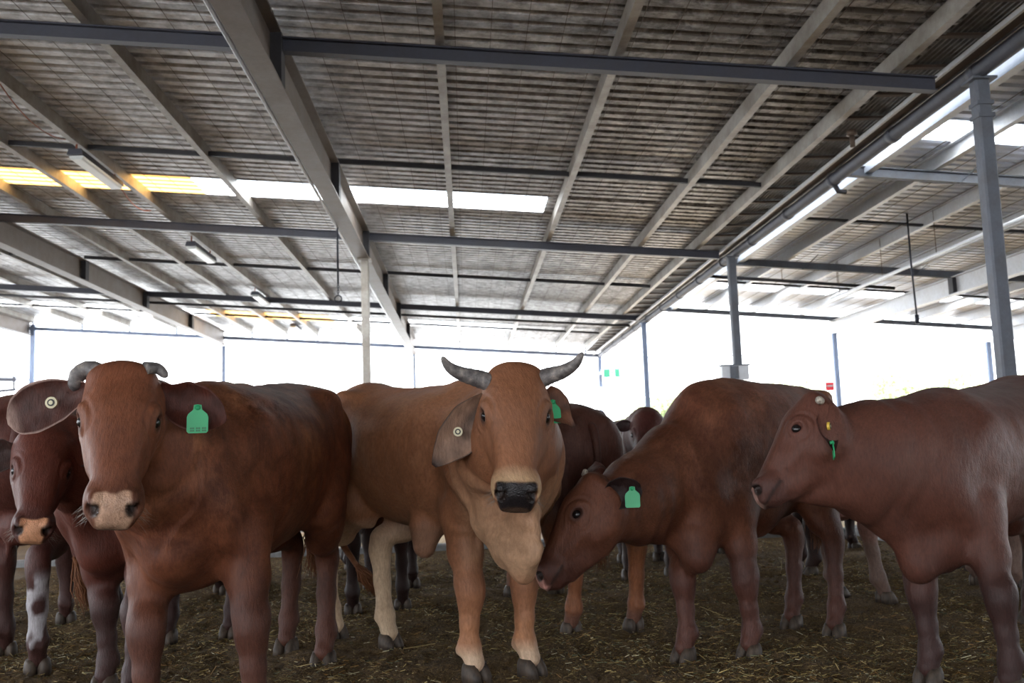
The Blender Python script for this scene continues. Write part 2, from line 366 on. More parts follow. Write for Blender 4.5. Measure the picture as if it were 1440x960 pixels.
# batten lights, hung under a purlin and running with it
t = NT('lamp_diffuser'); t.set(color=(.75, .8, .82, 1), rough=.3); M['diff'] = t.m
def lamp(px, py, Y, L, tag_, lit=False):
    a = W(px, py, Y); r = empty('strip_light', tuple(a)); tag(r, tag_, 'light', 'strip lights under the left roof')
    pf = [(-.09, 0), (-.07, .07), (.07, .07), (.09, 0)]
    MB().sweep(pf, (0, 0, 0), (0, L, 0)).build('housing', M['beam'], r)
    MB().sweep([(-.075, -.03), (-.06, -.045), (.06, -.045), (.075, -.03), (.08, -.002), (-.08, -.002)], (0, .04, 0), (0, L-.04, 0)).build('diffuser', M['diff'], r)
    MB().tube([(0, .05, .06), (0, .05, max(.1, zp(a[0])-a[2]+.02))], .012, 6).build('hanger', M['rust'], r)
    MB().tube([(0, L-.1, .06), (0, L-.1, max(.1, zp(a[0])-a[2]+.02))], .012, 6).build('hanger', M['rust'], r)
lamp(105, 217, 10.9, 1.35, 'nearest strip light, hung under a purlin at the left')
lamp(268, 345, 15.6, 1.3, 'second strip light, beyond the cross beam at the left')
lamp(358, 414, 20.6, 1.3, 'third strip light, in front of the third cross beam')
lamp(412, 458, 27.0, 1.0, 'farthest small strip light near the eave')
def cable(p, q, sag, label):
    a = np.array(p); b = np.array(q); pts = [a+(b-a)*t+np.array([0, 0, -4*sag*t*(1-t)]) for t in np.linspace(0, 1, 14)]
    rod('cable', pts, .007, M['rust'], label, 'cable', 6)
cable(W(0, 118, 8.8), W(92, 196, 10.7), .12, 'thin rusty cable sagging to the nearest strip light')
cable(W(160, 245, 12.2), W(212, 296, 13.6), .15, 'thin rusty cable sagging past the yellow skylight')
# grey box on column
c = W(1033, 524, 14.55); bx = empty('switch_box', (c[0], c[1], c[2])); tag(bx, 'wide grey box mounted on the column behind the grazing cow', 'box')
MB().box((0, 0, 0), (.42, .12, .22)).build('case', M['white'], bx); MB().box((0, -.01, .115), (.46, .16, .02)).build('lid', M['column'], bx); MB().box((-.02, -.07, 0), (.13, .03, .2)).build('front_cover', M['column'], bx)
# ------------------------------------------------------------------ ground and outside
def vnoise(P, seed=0):
    P = np.asarray(P, float); i = np.floor(P).astype(np.int64); f = P-i; f = f*f*(3-2*f)
    def h(a, b, c):
        n = (a*374761393+b*668265263+c*2147483647+seed*1013904223) & 0xffffffff
        n = ((n ^ (n >> 13))*1274126177) & 0xffffffff; n = (n ^ (n >> 16)) & 0xffffffff
        return n/4294967295.*2-1
    r = 0
    for a in (0, 1):
        for b in (0, 1):
            for c in (0, 1):
                w = (f[..., 0] if a else 1-f[..., 0])*(f[..., 1] if b else 1-f[..., 1])*(f[..., 2] if c else 1-f[..., 2])
                r = r+w*h(i[..., 0]+a, i[..., 1]+b, i[..., 2]+c)
    return r
def ground_z(x, y):
    P = np.stack([x, y, 0*x], -1)
    return .018*vnoise(P*2.1, 1)+.014*vnoise(P*7, 2)+.012*vnoise(P*18, 3)+.007*vnoise(P*41, 4)-.012
t = NT('trampled_soil_and_bedding'); co = t.obj()
n1 = t.noise(3, 6, .7, co); n2 = t.noise(60, 5, .75, co); n3 = t.noise(150, 3, .7, t.obj((1, .5, 1)))
c = t.ramp(n1, [(.35, rgb(58, 44, 30)[:3]), (.65, rgb(108, 84, 54)[:3])])
c = t.mix(t.ramp(n2, [(.42, (0, 0, 0)), (.66, (.85, .85, .85))]), c, rgb(150, 120, 74))
c = t.mix(t.ramp(n3, [(.55, (0, 0, 0)), (.68, (.8, .8, .8))]), c, rgb(184, 156, 100))
M['soil'] = t.set(color=c, rough=.95, normal=t.bump(n2, 1., .03, t.bump(n3, .8, .01)))
t = NT('scattered_feed_and_straw'); co = t.obj(); n1 = t.noise(1.2, 6, .7, co); n2 = t.noise(40, 5, .75, co)
c = t.mix(.5, t.ramp(n1, [(.35, rgb(190, 160, 120)[:3]), (.65, rgb(214, 190, 155)[:3])]), t.ramp(n2, [(.35, rgb(150, 118, 80)[:3]), (.65, rgb(230, 215, 190)[:3])]))
M['feed'] = t.set(color=c, rough=.95, normal=t.bump(n2, .6, .02))
# fine relief near the camera
x0, x1, y0, y1, st = -4.2, 4.1, 1.9, 10.2, .024
xs = np.arange(x0, x1+st, st); ys_ = np.arange(y0, y1+st, st); nx, ny = len(xs), len(ys_)
X_, Y_ = np.meshgrid(xs, ys_, indexing='ij'); Z_ = ground_z(X_, Y_)
ed = np.minimum.reduce([X_-x0, x1-X_, Y_-y0, y1-Y_]); Z_ = np.where(ed < .1, Z_*np.clip(ed/.1, 0, 1), Z_)
def grid_mesh(name, V, nx, ny):
    me = bpy.data.meshes.new(name); i = np.arange(nx-1)[:, None]*ny+np.arange(ny-1)[None]
    q = np.stack([i, i+ny, i+ny+1, i+1], -1).reshape(-1, 4)
    fill(me, V.reshape(-1, 3), q); return me
def fill(me, V, Q):
    me.vertices.add(len(V)); me.vertices.foreach_set('co', np.ascontiguousarray(V, np.float32).ravel())
    k = Q.shape[1]; me.loops.add(Q.size); me.loops.foreach_set('vertex_index', np.ascontiguousarray(Q, np.int32).ravel())
    me.polygons.add(len(Q)); me.polygons.foreach_set('loop_start', np.arange(0, Q.size, k, dtype=np.int32)); me.polygons.foreach_set('loop_total', np.full(len(Q), k, np.int32))
    me.update(calc_edges=True)
me = grid_mesh('floor', np.stack([X_, Y_, Z_], -1), nx, ny); o = link('floor', me, M['soil'], None, True); tag(o, 'trampled dark soil of the cattle pen', None, kind='structure')
mb = MB()   # the pen floor around the relief patch
for a, b, c_, d in ((-22, -4.2, -12, 29), (-4.2, 20, -12, -3), (-4.2, 4.1, -3, 1.9), (-4.2, 4.1, 10.2, 10.4)): mb.add([(a, c_, 0), (b, c_, 0), (b, d, 0), (a, d, 0)], [(0, 1, 2, 3)])
o = mb.build('floor', M['soil']); tag(o, kind='structure')
mb = MB()
for a, b, c_, d in ((-4.2, 4.1, 10.4, 13.6), (4.1, 7., -3, 29)): mb.add([(a, c_, -.005), (b, c_, -.005), (b, d, -.005), (a, d, -.005)], [(0, 1, 2, 3)])
o = mb.build('path', M['feed']); tag(o, kind='structure')
mb = MB(); mb.add([(-4.2, 13.6, 0), (4.1, 13.6, 0), (4.1, 29, 0), (-4.2, 29, 0)], [(0, 1, 2, 3)]); mb.add([(7, -3, 0), (20, -3, 0), (20, 29, 0), (7, 29, 0)], [(0, 1, 2, 3)])
o = mb.build('floor', M['soil']); tag(o, kind='structure')
t = NT('dry_open_ground'); n1 = t.noise(.4, 6, .7, t.obj()); M['out'] = t.set(color=t.ramp(n1, [(.3, rgb(178, 176, 174)[:3]), (.7, rgb(164, 164, 160)[:3])]), rough=.95)
mb = MB()
for a, b, c_, d in ((-150, 150, 29, 200), (-150, -22, -60, 29), (20, 150, -60, 29), (-22, 20, -60, -12)): mb.add([(a, c_, -.02), (b, c_, -.02), (b, d, -.02), (a, d, -.02)], [(0, 1, 2, 3)])
o = mb.build('ground', M['out']); tag(o, kind='structure')
# kerbs
def kerb(name, a, b, w, h, label):
    a = np.array(a, float); b = np.array(b, float)
    pf = [(-w/2, -.05), (w/2, -.05), (w/2, h-.02), (w/2-.02, h), (-w/2+.02, h), (-w/2, h-.02)]
    o = MB().sweep(pf, a, b).build(name, M['conc'], None, origin=tuple(a)); tag(o, label, 'kerb', kind='structure'); return o
kerb('kerb', (4.25, 1.5, 0), (4.16, 10.2, 0), .16, .1, 'low concrete kerb of the pen beside the square column')
kerb('kerb', (4.2, 10.28, 0), (-9, 10.28, 0), .14, .07, 'low concrete kerb across the back of the pen')
kerb('kerb', (7.0, 13.8, 0), (-9, 13.8, 0), .2, .22, 'second concrete kerb behind the strip of pale feed')
kerb('kerb', (7.1, 0, 0), (7.1, 13.7, 0), .2, .22, 'far kerb of the feed lane at the right')
# straw : nobody could count it
n = 130000
u = rng.random(n)**1.25; yy = 2.4+u*7.6; xx = (rng.random(n)*2-1)*(yy*.62+.3)+.02*yy; ok = (xx > -4) & (xx < 4); xx, yy = xx[ok], yy[ok]; n = len(xx)
clump = vnoise(np.stack([xx*1.7, yy*1.7, 0*xx], -1), 9)+.6*vnoise(np.stack([xx*5, yy*5, 0*xx], -1), 8); ok = clump > rng.random(n)*1.3-.8; xx, yy = xx[ok], yy[ok]; n = len(xx)
L = .008+.040*rng.random(n)**2.4; L[::160] = .09+.1*rng.random(len(L[::160])); wd = .0009+.0014*rng.random(n); an = rng.random(n)*math.pi*2; pit = (rng.random(n)-.35)*.7
dx, dy, dz = np.cos(an)*np.cos(pit), np.sin(an)*np.cos(pit), np.sin(pit)
z = ground_z(xx, yy)+.004+np.abs(dz)*L*.4+rng.random(n)*.006
c0 = np.stack([xx, yy, z], -1); d = np.stack([dx, dy, dz], -1); sd = np.stack([-np.sin(an), np.cos(an), 0*an], -1); up = np.cross(sd, d)
tri = [(sd*1.0), (-sd*.5+up*.87), (-sd*.5-up*.87)]
Vv = np.stack([c0+s*d*(L/2)[:, None]+q*wd[:, None]+(0 if s < 0 else 1)*up*0 for s in (-1, 1) for q in tri], 1)
base = np.arange(n)[:, None, None]*6
Q = (base+np.array([[0, 1, 4, 3], [1, 2, 5, 4], [2, 0, 3, 5]])[None]).reshape(-1, 4)
me = bpy.data.meshes.new('straw'); fill(me, Vv.reshape(-1, 3), Q)
pal = np.array([rgb(150, 128, 76)[:3], rgb(196, 172, 110)[:3], rgb(112, 90, 56)[:3], rgb(110, 112, 82)[:3], rgb(215, 205, 165)[:3], rgb(84, 66, 42)[:3], rgb(160, 118, 60)[:3]])
ci = rng.choice(7, n, p=[.22, .15, .22, .1, .05, .16, .10]); cc = np.repeat(np.c_[pal[ci], np.ones(n)], 6, 0)
at = me.color_attributes.new('tone', 'FLOAT_COLOR', 'POINT'); at.data.foreach_set('color', cc.astype(np.float32).ravel())
t = NT('dry_straw'); a_ = t.n.new('ShaderNodeAttribute'); a_.attribute_name = 'tone'; M['straw'] = t.set(color=a_.outputs['Color'], rough=.7)
o = link('straw', me, M['straw']); tag(o, 'loose straw and hay bits strewn over the dark pen floor', 'straw', kind='stuff')
# clods of dung and soil
nb = 2600; yy = 2.6+rng.random(nb)**1.2*7.2; xx = (rng.random(nb)*2-1)*(yy*.62+.3); ok = (xx > -4) & (xx < 4); xx, yy = xx[ok], yy[ok]; nb = len(xx)
ico = bmesh.new(); bmesh.ops.create_icosphere(ico, subdivisions=2, radius=1); iv = np.array([v.co[:] for v in ico.verts]); iq = np.array([[v.index for v in f_.verts] for f_ in ico.faces]); ico.free()
r = .006+.022*rng.random(nb)**3; nz = 1+.35*vnoise((iv[None]*1.9+np.arange(nb)[:, None, None]*7.3), 5)
Vv = iv[None]*nz[..., None]*r[:, None, None]*np.array([1, 1, .6])+np.stack([xx, yy, ground_z(xx, yy)+r*.2], -1)[:, None]
me = bpy.data.meshes.new('dirt'); fill(me, Vv.reshape(-1, 3), (iq[None]+np.arange(nb)[:, None, None]*len(iv)).reshape(-1, 3))
o = link('dirt', me, M['soil'], None, True); tag(o, 'dark clods of dirt lying among the straw', 'dirt', kind='stuff')
# far side : rail fence, sign, awning, overhead wire, trees
fe = empty('rail_fence', (0, 29.1, 0)); tag(fe, 'grey rail fence at the far open side of the shed', 'fence')
for z in (.6, 1.15, 1.78): MB().sweep([(-.03, -.06), (.03, -.06), (.03, .06), (-.03, .06)], (-17, 0, z), (12.5, 0, z)).build('rail', M['beam'], fe)
for x in np.arange(-16, 12.5, 2.9): MB().tube([(x, .05, 0), (x, .05, 1.85)], .04, 8).build('post', M['beam'], fe, True)
c = W(860, 522.5, 28.8); sg = empty('wall_sign', tuple(c)); tag(sg, 'small green and white sign fixed to the thin far post by the gutter end', 'sign')
M['green'] = plain('sign_green', rgb(0, 84, 62), .5, 0, 10, .1); M['signw'] = plain('sign_white', rgb(170, 180, 180), .5, 0, 10, .05); M['red'] = plain('sign_red', rgb(205, 45, 60), .5, 0, 10, .1)
MB().box((0, 0, -.05), (.5, .02, .24)).build('green_panel', M['green'], sg); MB().box((0, 0, .12), (.5, .02, .1)).build('top_strip', M['column'], sg)
MB().box((.02, -.013, -.05), (.15, .006, .22)).build('pictogram_field', M['signw'], sg)
mb = MB(); mb.tube([(.02, -.019, .02), (.02, -.019, .021)], .02, 8); mb.box((.02, -.019, -.04), (.025, .004, .07)); mb.box((.0, -.019, -.09), (.018, .004, .06), np.array([[.9, 0, .4], [0, 1, 0], [-.4, 0, .9]])); mb.box((.045, -.019, -.09), (.018, .004, .06), np.array([[.9, 0, -.4], [0, 1, 0], [.4, 0, .9]])); mb.box((.02, -.019, -.02), (.09, .004, .015))
mb.build('pictogram', M['green'], sg); MB().box((-.28, .02, .1), (.12, .02, .02)).build('bracket', M['beam'], sg)
c = W(1167, 543, 21.7); sg = empty('warning_sign', tuple(c)); tag(sg, 'tiny red sign with a pale bar on the thin post at right', 'sign')
MB().box((0, 0, 0), (.2, .015, .19)).build('red_panel', M['red'], sg); MB().box((0, -.01, .01), (.14, .006, .035)).build('pale_bar', M['signw'], sg)
a = W(44, 533, 29.5); aw = empty('awning', (a[0], 29.5, a[2])); tag(aw, 'small corrugated white awning with a brace left of the corner post', 'awning')
mb = MB(); n = 40; vs = []
for x, zz in ((0, 0), (-3.2, .28)):
    for i in range(n): vs.append((x, -1+i*.06, zz+.02*(i % 2)))
mb.add(vs, [(i, i+1, n+i+1, n+i) for i in range(n-1)]); mb.build('corrugated_sheet', M['white'], aw)
MB().sweep([(-.04, -.05), (.04, -.05), (.04, .05), (-.04, .05)], (0, -1, -.1), (-3.2, -1, .05)).build('edge_beam', M['beam'], aw)
MB().tube([(-3.1, -1, -a[2]), (-3.1, -1, .1)], .04, 8).build('post', M['beam'], aw, True); MB().tube([(0, -1, -.38), (-3.2, -1, -.6)], .04, 8).build('brace', M['beam'], aw); MB().tube([(-.05, -1, -.4), (-.05, -1, .0)], .03, 8).build('upright', M['beam'], aw)
rod('overhead_wire', [W(846, 503, 45), W(1000, 500, 45), W(1170, 499, 45), W(1340, 495, 45), W(1500, 494, 45)], .03, M['beam'], 'thin overhead wire across the white sky at right', 'wire')
rod('overhead_wire', [W(-60, 524, 60), W(300, 521, 60), W(500, 517, 60), W(640, 513, 60)], .02, M['beam'], 'faint overhead wire across the white sky at left', 'wire')
t = NT('sunlit_gum_leaves'); n1 = t.noise(2.5, 3, .6, t.obj()); c_ = t.ramp(n1, [(.35, rgb(120, 136, 92)[:3]), (.65, rgb(196, 200, 168)[:3])])
t.set(color=c_, rough=.6); tr = t.n.new('ShaderNodeBsdfTranslucent'); t.l(c_, tr.inputs['Color']); mx = t.n.new('ShaderNodeMixShader'); mx.inputs[0].default_value = .5
t.l(t.b.outputs[0], mx.inputs[1]); t.l(tr.outputs[0], mx.inputs[2]); t.l(mx.outputs[0], t.n['Material Output'].inputs['Surface']); M['leaf'] = t.m
M['bark'] = plain('pale_bark', rgb(190, 180, 165), .8)
def tree(px, pyt, Y, wpx, label):
    top = W(px, pyt, Y); r = empty('gum_tree', (top[0], Y, 0)); tag(r, label, 'tree', 'trees beyond the shed'); h = top[2]; w = wpx*Y/F/2
    mb = MB(); mb.tube([(0, 0, -.1), (.1, 0, h*.35), (-.1, .1, h*.8)], [.22, .16, .06], 8)
    for k in range(7):
        an = k*.9; mb.tube([(0, 0, h*.25+k*.08*h), (w*.5*math.cos(an), w*.5*math.sin(an), h*.45+k*.07*h)], [.09, .03], 6)
    mb.build('trunk', M['bark'], r, True)
    g = np.random.default_rng(int(px)); n = 5200; cl = g.normal(size=(26, 3)); cl /= np.linalg.norm(cl, axis=1)[:, None]; cl *= (g.random((26, 1))**.5)*np.array([w*.85, w*.8, h*.36]); cl[:, 2] += h*.6
    p = cl[g.integers(0, 26, n)]+g.normal(size=(n, 3))*np.array([w*.17, w*.17, h*.07]); p[:, 2] = np.clip(p[:, 2], h*.12, h)
    a = g.normal(size=(n, 3)); a /= np.linalg.norm(a, axis=1)[:, None]; b = np.cross(a, g.normal(size=(n, 3))); b /= np.linalg.norm(b, axis=1)[:, None]
    sz = .11+.1*g.random((n, 1)); V = np.stack([p-a*sz, p+b*sz*.35, p+a*sz, p-b*sz*.35], 1)
    me = bpy.data.meshes.new('foliage'); fill(me, V.reshape(-1, 3), np.arange(4*n).reshape(-1, 4)); link('foliage', me, M['leaf'], r)
for a in ((1250, 500, 62, 150, 'washed-out sunlit tree right of the small red sign'), (1330, 500, 70, 130, 'washed-out sunlit tree left of the nearest square column'), (1110, 515, 75, 110, 'washed-out sunlit tree behind the right cow head'), (915, 548, 58, 100, 'low washed-out tree beyond the green sign'), (1470, 505, 55, 90, 'washed-out sunlit tree at the right edge'), (318, 560, 80, 60, 'low pale tree far off beyond the thin left post')): tree(*a)

o = MB().box((14, -11.5, 1.5), (20, .12, 3.0)).build('rear_light_blocker', steel('dark_blocker_steel', rgb(70, 72, 76), rgb(60, 50, 42), .5, .7, .1)); tag(o, kind='structure')  # added unseen panel behind the camera, blocks light from the right rear
# ------------------------------------------------------------------ bodies as one smooth surface: distance field on a graded grid, then surface nets
def smin(a, b, k):
    h = np.maximum(k-np.abs(a-b), 0)/k; return np.minimum(a, b)-h*h*k*.25
def unit(v): v = np.asarray(v, float); return v/(np.linalg.norm(v)+1e-12)
def frame(x, up):
    x = unit(x); z = np.asarray(up, float); z = z-(z@x)*x
    if np.linalg.norm(z) < 1e-4: z = np.array([0, 1., 0])-x[1]*x
    z = unit(z); y = np.cross(z, x); return np.stack([x, y, z])      # rows
def pch(x, xs, ys):
    xs = np.asarray(xs, float); ys = np.asarray(ys, float); d = np.diff(ys)/np.diff(xs)
    m = np.zeros_like(ys); m[0] = d[0]; m[-1] = d[-1]
    for i in range(1, len(xs)-1): m[i] = 0 if d[i-1]*d[i] <= 0 else 2*d[i-1]*d[i]/(d[i-1]+d[i])
    x = np.clip(x, xs[0], xs[-1]); i = np.clip(np.searchsorted(xs, x)-1, 0, len(xs)-2); h = xs[i+1]-xs[i]; t = (x-xs[i])/h
    return (2*t**3-3*t*t+1)*ys[i]+(t**3-2*t*t+t)*h*m[i]+(-2*t**3+3*t*t)*ys[i+1]+(t**3-t*t)*h*m[i+1]
class Field:
    def __init__(s, xs, ys, zs):
        s.a = [np.asarray(q, np.float32) for q in (xs, ys, zs)]; s.F = np.full([len(q) for q in s.a], .5, np.float32)
    def apply(s, fn, lo, hi, k, mode='u'):
        sl = []
        for q, l, h in zip(s.a, lo, hi):
            i0 = np.searchsorted(q, l-k); i1 = np.searchsorted(q, h+k)
            if i1 <= i0: return
            sl.append(slice(i0, i1))
        g = np.stack(np.meshgrid(*[q[c] for q, c in zip(s.a, sl)], indexing='ij'), -1); sl = tuple(sl)
        d = fn(g).astype(np.float32)
        s.F[sl] = smin(s.F[sl], d, k) if mode == 'u' else -smin(-s.F[sl], d, k)
    def ell(s, c, r, fr=None, k=.04, mode='u'):
        c = np.asarray(c, float); r = np.asarray(r, float); fr = np.eye(3) if fr is None else fr
        def fn(p):
            q = (p-c)@fr.T; k0 = np.sqrt(((q/r)**2).sum(-1)); k1 = np.sqrt(((q/r**2)**2).sum(-1)); return k0*(k0-1)/(k1+1e-9)
        e = np.sqrt(((fr*r[:, None])**2).sum(0)); s.apply(fn, c-e, c+e, k, mode)
    def cap(s, p0, p1, r0, r1, up=(0, 0, 1), k=.04, mode='u'):
        """rounded cone with elliptical section; r = (lateral, up) or one number"""
        p0 = np.asarray(p0, float); p1 = np.asarray(p1, float); r0 = np.broadcast_to(r0, 2).astype(float); r1 = np.broadcast_to(r1, 2).astype(float)
        L = np.linalg.norm(p1-p0); fr = frame(p1-p0, up)
        def fn(p):
            q = (p-p0)@fr.T; t = np.clip(q[..., 0]/L, 0, 1); a = r0[0]+(r1[0]-r0[0])*t; b = r0[1]+(r1[1]-r0[1])*t; m = (a+b)/2
            e = q[..., 0]-t*L; x, y, z = e/m, q[..., 1]/a, q[..., 2]/b
            k0 = np.sqrt(x*x+y*y+z*z); k1 = np.sqrt((x/m)**2+(y/a)**2+(z/b)**2); return k0*(k0-1)/(k1+1e-9)
        R_ = max(r0.max(), r1.max()); s.apply(fn, np.minimum(p0, p1)-R_, np.maximum(p0, p1)+R_, k, mode)
    def chain(s, pts, rs, up=(0, 0, 1), k=.04, first=None):
        for i in range(len(pts)-1): s.cap(pts[i], pts[i+1], rs[i], rs[i+1], up, k)
    def loft(s, o, fr, st, k=.04, n=2.2, pear=0.):
        """st rows: t, top, bottom, halfwidth, [pear] in frame fr (rows: along, lateral, up) at o"""
        st = np.asarray(st, float); o = np.asarray(o, float); ts = st[:, 0]; T0, T1 = ts[0], ts[-1]
        tt = np.linspace(T0, T1, 200); A = pch(tt, ts, st[:, 3]); TP = pch(tt, ts, st[:, 1]); BT = pch(tt, ts, st[:, 2]); PE = pch(tt, ts, st[:, 4]) if st.shape[1] > 4 else np.full(200, pear)
        def fn(p):
            q = (p-o)@fr.T; t = np.clip(q[..., 0], T0, T1); ex = q[..., 0]-t
            a = np.interp(t, tt, A); tp = np.interp(t, tt, TP); bt = np.interp(t, tt, BT); b = (tp-bt)/2; w = q[..., 2]-(tp+bt)/2
            a = a*(1-np.interp(t, tt, PE)*np.clip(w/b, -1, 1)); v = q[..., 1]; qq = (np.abs(v/a)**n+np.abs(w/b)**n)**(1/n)+1e-6
            d = np.sqrt(v*v+w*w)*(1-1/qq); d = np.where(qq < .25, -np.minimum(a, b)*.75, d)
            return np.where(np.abs(ex) > 0, np.hypot(np.maximum(d, 0), ex), d)
        cs = [o+fr.T@np.array([t, v, w]) for t in (T0, T1) for v in (-A.max(), A.max()) for w in (BT.min(), TP.max())]
        s.apply(fn, np.min(cs, 0), np.max(cs, 0), k)
    def mesh(s):
        Fv = s.F; S = Fv < 0; ax = s.a; n = Fv.shape
        c = S[:-1, :-1, :-1].astype(np.int8)
        for i in (0, 1):
            for j in (0, 1):
                for l in (0, 1):
                    if i or j or l: c = c+S[i:n[0]-1+i, j:n[1]-1+j, l:n[2]-1+l]
        cells = np.argwhere((c > 0) & (c < 8)); idx = -np.ones([q-1 for q in n], np.int64); idx[tuple(cells.T)] = np.arange(len(cells))
        acc = np.zeros((len(cells), 3)); cnt = np.zeros(len(cells)); corners = [(i, j, l) for i in (0, 1) for j in (0, 1) for l in (0, 1)]
        for a in corners:
            for d in range(3):
                if a[d]: continue
                b = list(a); b[d] = 1; ia = tuple((cells+a).T); ib = tuple((cells+b).T); fa, fb = Fv[ia], Fv[ib]; m = (fa < 0) != (fb < 0)
                t = np.where(m, fa/(fa-fb+1e-12), 0); pa = np.stack([ax[q][ia[q]] for q in range(3)], -1); pb = np.stack([ax[q][ib[q]] for q in range(3)], -1)
                acc[m] += (pa+(pb-pa)*t[:, None])[m]; cnt[m] += 1
        V = acc/cnt[:, None]; Q = []
        for d in range(3):
            e, g = [(1, 2), (2, 0), (0, 1)][d]
            sa = [slice(0, n[0]), slice(0, n[1]), slice(0, n[2])]; sb = list(sa); sa[d] = slice(0, n[d]-1); sb[d] = slice(1, n[d])
            ed = np.argwhere(S[tuple(sa)] != S[tuple(sb)]); ed = ed[(ed[:, e] > 0) & (ed[:, g] > 0) & (ed[:, e] < n[e]-1) & (ed[:, g] < n[g]-1)]
            o1, o2 = np.zeros(3, int), np.zeros(3, int); o1[e] = 1; o2[g] = 1
            q = np.stack([idx[tuple((ed-o1-o2).T)], idx[tuple((ed-o2).T)], idx[tuple(ed.T)], idx[tuple((ed-o1).T)]], 1)
            fl = ~S[tuple(ed.T)]; q[fl] = q[fl][:, ::-1]; Q.append(q[(q >= 0).all(1)])
        Q = np.concatenate(Q)
        for _ in range(2):      # light smoothing
            a2 = np.zeros_like(V); c2 = np.zeros(len(V))
            for i in range(4):
                for j in (1, 3): np.add.at(a2, Q[:, i], V[Q[:, (i+j) % 4]]); np.add.at(c2, Q[:, i], 1)
            V = V*.6+.4*a2/np.maximum(c2, 1)[:, None]
        return V, Q
def axis(lo, hi, coarse, fine, a, b):
    out = [lo]; x = lo
    while x < hi:
        if a <= x <= b: st = fine
        else: dd = min(abs(x-a), abs(x-b)); st = min(coarse, fine+dd*.25)
        x += st; out.append(x)
    return np.array(out)
def vnormals(V, Q):
    n = np.cross(V[Q[:, 2]]-V[Q[:, 0]], V[Q[:, 3]]-V[Q[:, 1]]) if Q.shape[1] == 4 else np.cross(V[Q[:, 1]]-V[Q[:, 0]], V[Q[:, 2]]-V[Q[:, 0]])
    N = np.zeros_like(V)
    for i in range(Q.shape[1]): np.add.at(N, Q[:, i], n)
    return N/(np.linalg.norm(N, axis=1)[:, None]+1e-12)
# ------------------------------------------------------------------ cattle
t = NT('short_cattle_coat'); co = t.obj(); a_ = t.n.new('ShaderNodeAttribute'); a_.attribute_name = 'coat'; b_ = t.n.new('ShaderNodeAttribute'); b_.attribute_name = 'mottle'
nA = t.noise(9, 6, .72, t.obj((1, 1, 1)), .4); nB = t.noise(2.3, 5, .6, co); nH = t.noise(170, 3, .6, t.obj((.35, 1, .22))); nH2 = t.noise(420, 2, .5, t.obj((.5, 1, .3)))
c = t.mix(.55, a_.outputs['Color'], t.ramp(nB, [(.32, (.62, .58, .55)), (.68, (1.12, 1.1, 1.08))]), 'MULTIPLY')
sp = t.n.new('ShaderNodeMath'); sp.operation = 'MULTIPLY'; t.l(b_.outputs['Fac'], sp.inputs[1]); t.l(t.ramp(nA, [(.38, (1, 1, 1)), (.62, (0, 0, 0))]), sp.inputs[0])
c = t.mix(sp.outputs[0], c, t.mix(1., c, (.42, .34, .32, 1), 'MULTIPLY'))
nS = t.noise(60, 4, .7, t.obj((.5, 1, .3)), .5); c = t.mix(.6, c, t.ramp(nH, [(.3, (.6, .58, .56)), (.7, (1.15, 1.15, 1.15))]), 'MULTIPLY'); c = t.mix(.45, c, t.ramp(nS, [(.35, (.72, .7, .68)), (.65, (1.12, 1.12, 1.12))]), 'MULTIPLY')
ba = t.n.new('ShaderNodeAttribute'); ba.attribute_name = 'bare'; hb = t.n.new('ShaderNodeMath'); hb.operation = 'MULTIPLY_ADD'; t.l(ba.outputs['Fac'], hb.inputs[0]); hb.inputs[1].default_value = -.6; hb.inputs[2].default_value = .6
b3 = t.bump(nS, .35, .006); b2 = t.bump(nH2, .5, .002, b3); nr = t.bump(nH, .6, .003, b2)
for q_ in (b3, b2, nr): t.l(hb.outputs[0], q_.node.inputs['Strength'])
vo = t.n.new('ShaderNodeTexVoronoi'); vo.inputs['Scale'].default_value = 190; t.l(co, vo.inputs['Vector']); nr = t.bump(vo.outputs['Distance'], .5, .002, nr); t.l(ba.outputs['Fac'], nr.node.inputs['Strength'])
ro = t.n.new('ShaderNodeMath'); ro.operation = 'MULTIPLY_ADD'; t.l(ba.outputs['Fac'], ro.inputs[0]); ro.inputs[1].default_value = -.25; ro.inputs[2].default_value = .55
M['coat'] = t.set(color=c, rough=ro.outputs[0], normal=nr, spec=.3)
t = NT('wet_dark_eye'); t.set(color=(.008, .006, .006, 1), rough=.22); M['eye'] = t.m
t = NT('horn_keratin'); n1 = t.noise(30, 5, .7, t.obj((1, 1, 1))); t.set(color=t.ramp(n1, [(.3, rgb(58, 54, 56)[:3]), (.55, rgb(112, 106, 104)[:3]), (.75, rgb(168, 158, 148)[:3])]), rough=.5, normal=t.bump(n1, .5, .004)); M['horn'] = t.m
t = NT('hoof_keratin'); n1 = t.noise(40, 5, .7, t.obj((1, 1, .2))); t.set(color=t.ramp(n1, [(.3, rgb(34, 28, 25)[:3]), (.7, rgb(92, 76, 62)[:3])]), rough=.6, normal=t.bump(n1, .4, .003)); M['hoof'] = t.m
M['tag_green'] = plain('green_tag_plastic', rgb(40, 165, 105), .45, 0, 8, .08); M['tag_print'] = plain('tag_print', rgb(40, 95, 65), .6)
M['tag_yellow'] = plain('yellow_tag_plastic', rgb(215, 180, 70), .45, 0, 8, .08)
M['button'] = plain('cream_button_plastic', rgb(205, 195, 160), .45, 0, 8, .08); M['black'] = plain('black_plastic', (.01, .01, .01, 1), .5)
M['tailhair'] = plain('coarse_tail_hair', rgb(120, 72, 40), .7, 0, 60, .5); M['whisk'] = plain('whisker', rgb(130, 118, 108), .5)
RED = dict(base=rgb(112, 58, 38), dark=rgb(66, 34, 26), light=rgb(150, 88, 56), leg=rgb(74, 40, 34), nose=rgb(205, 160, 135), mz=rgb(92, 50, 36), mot=.5)
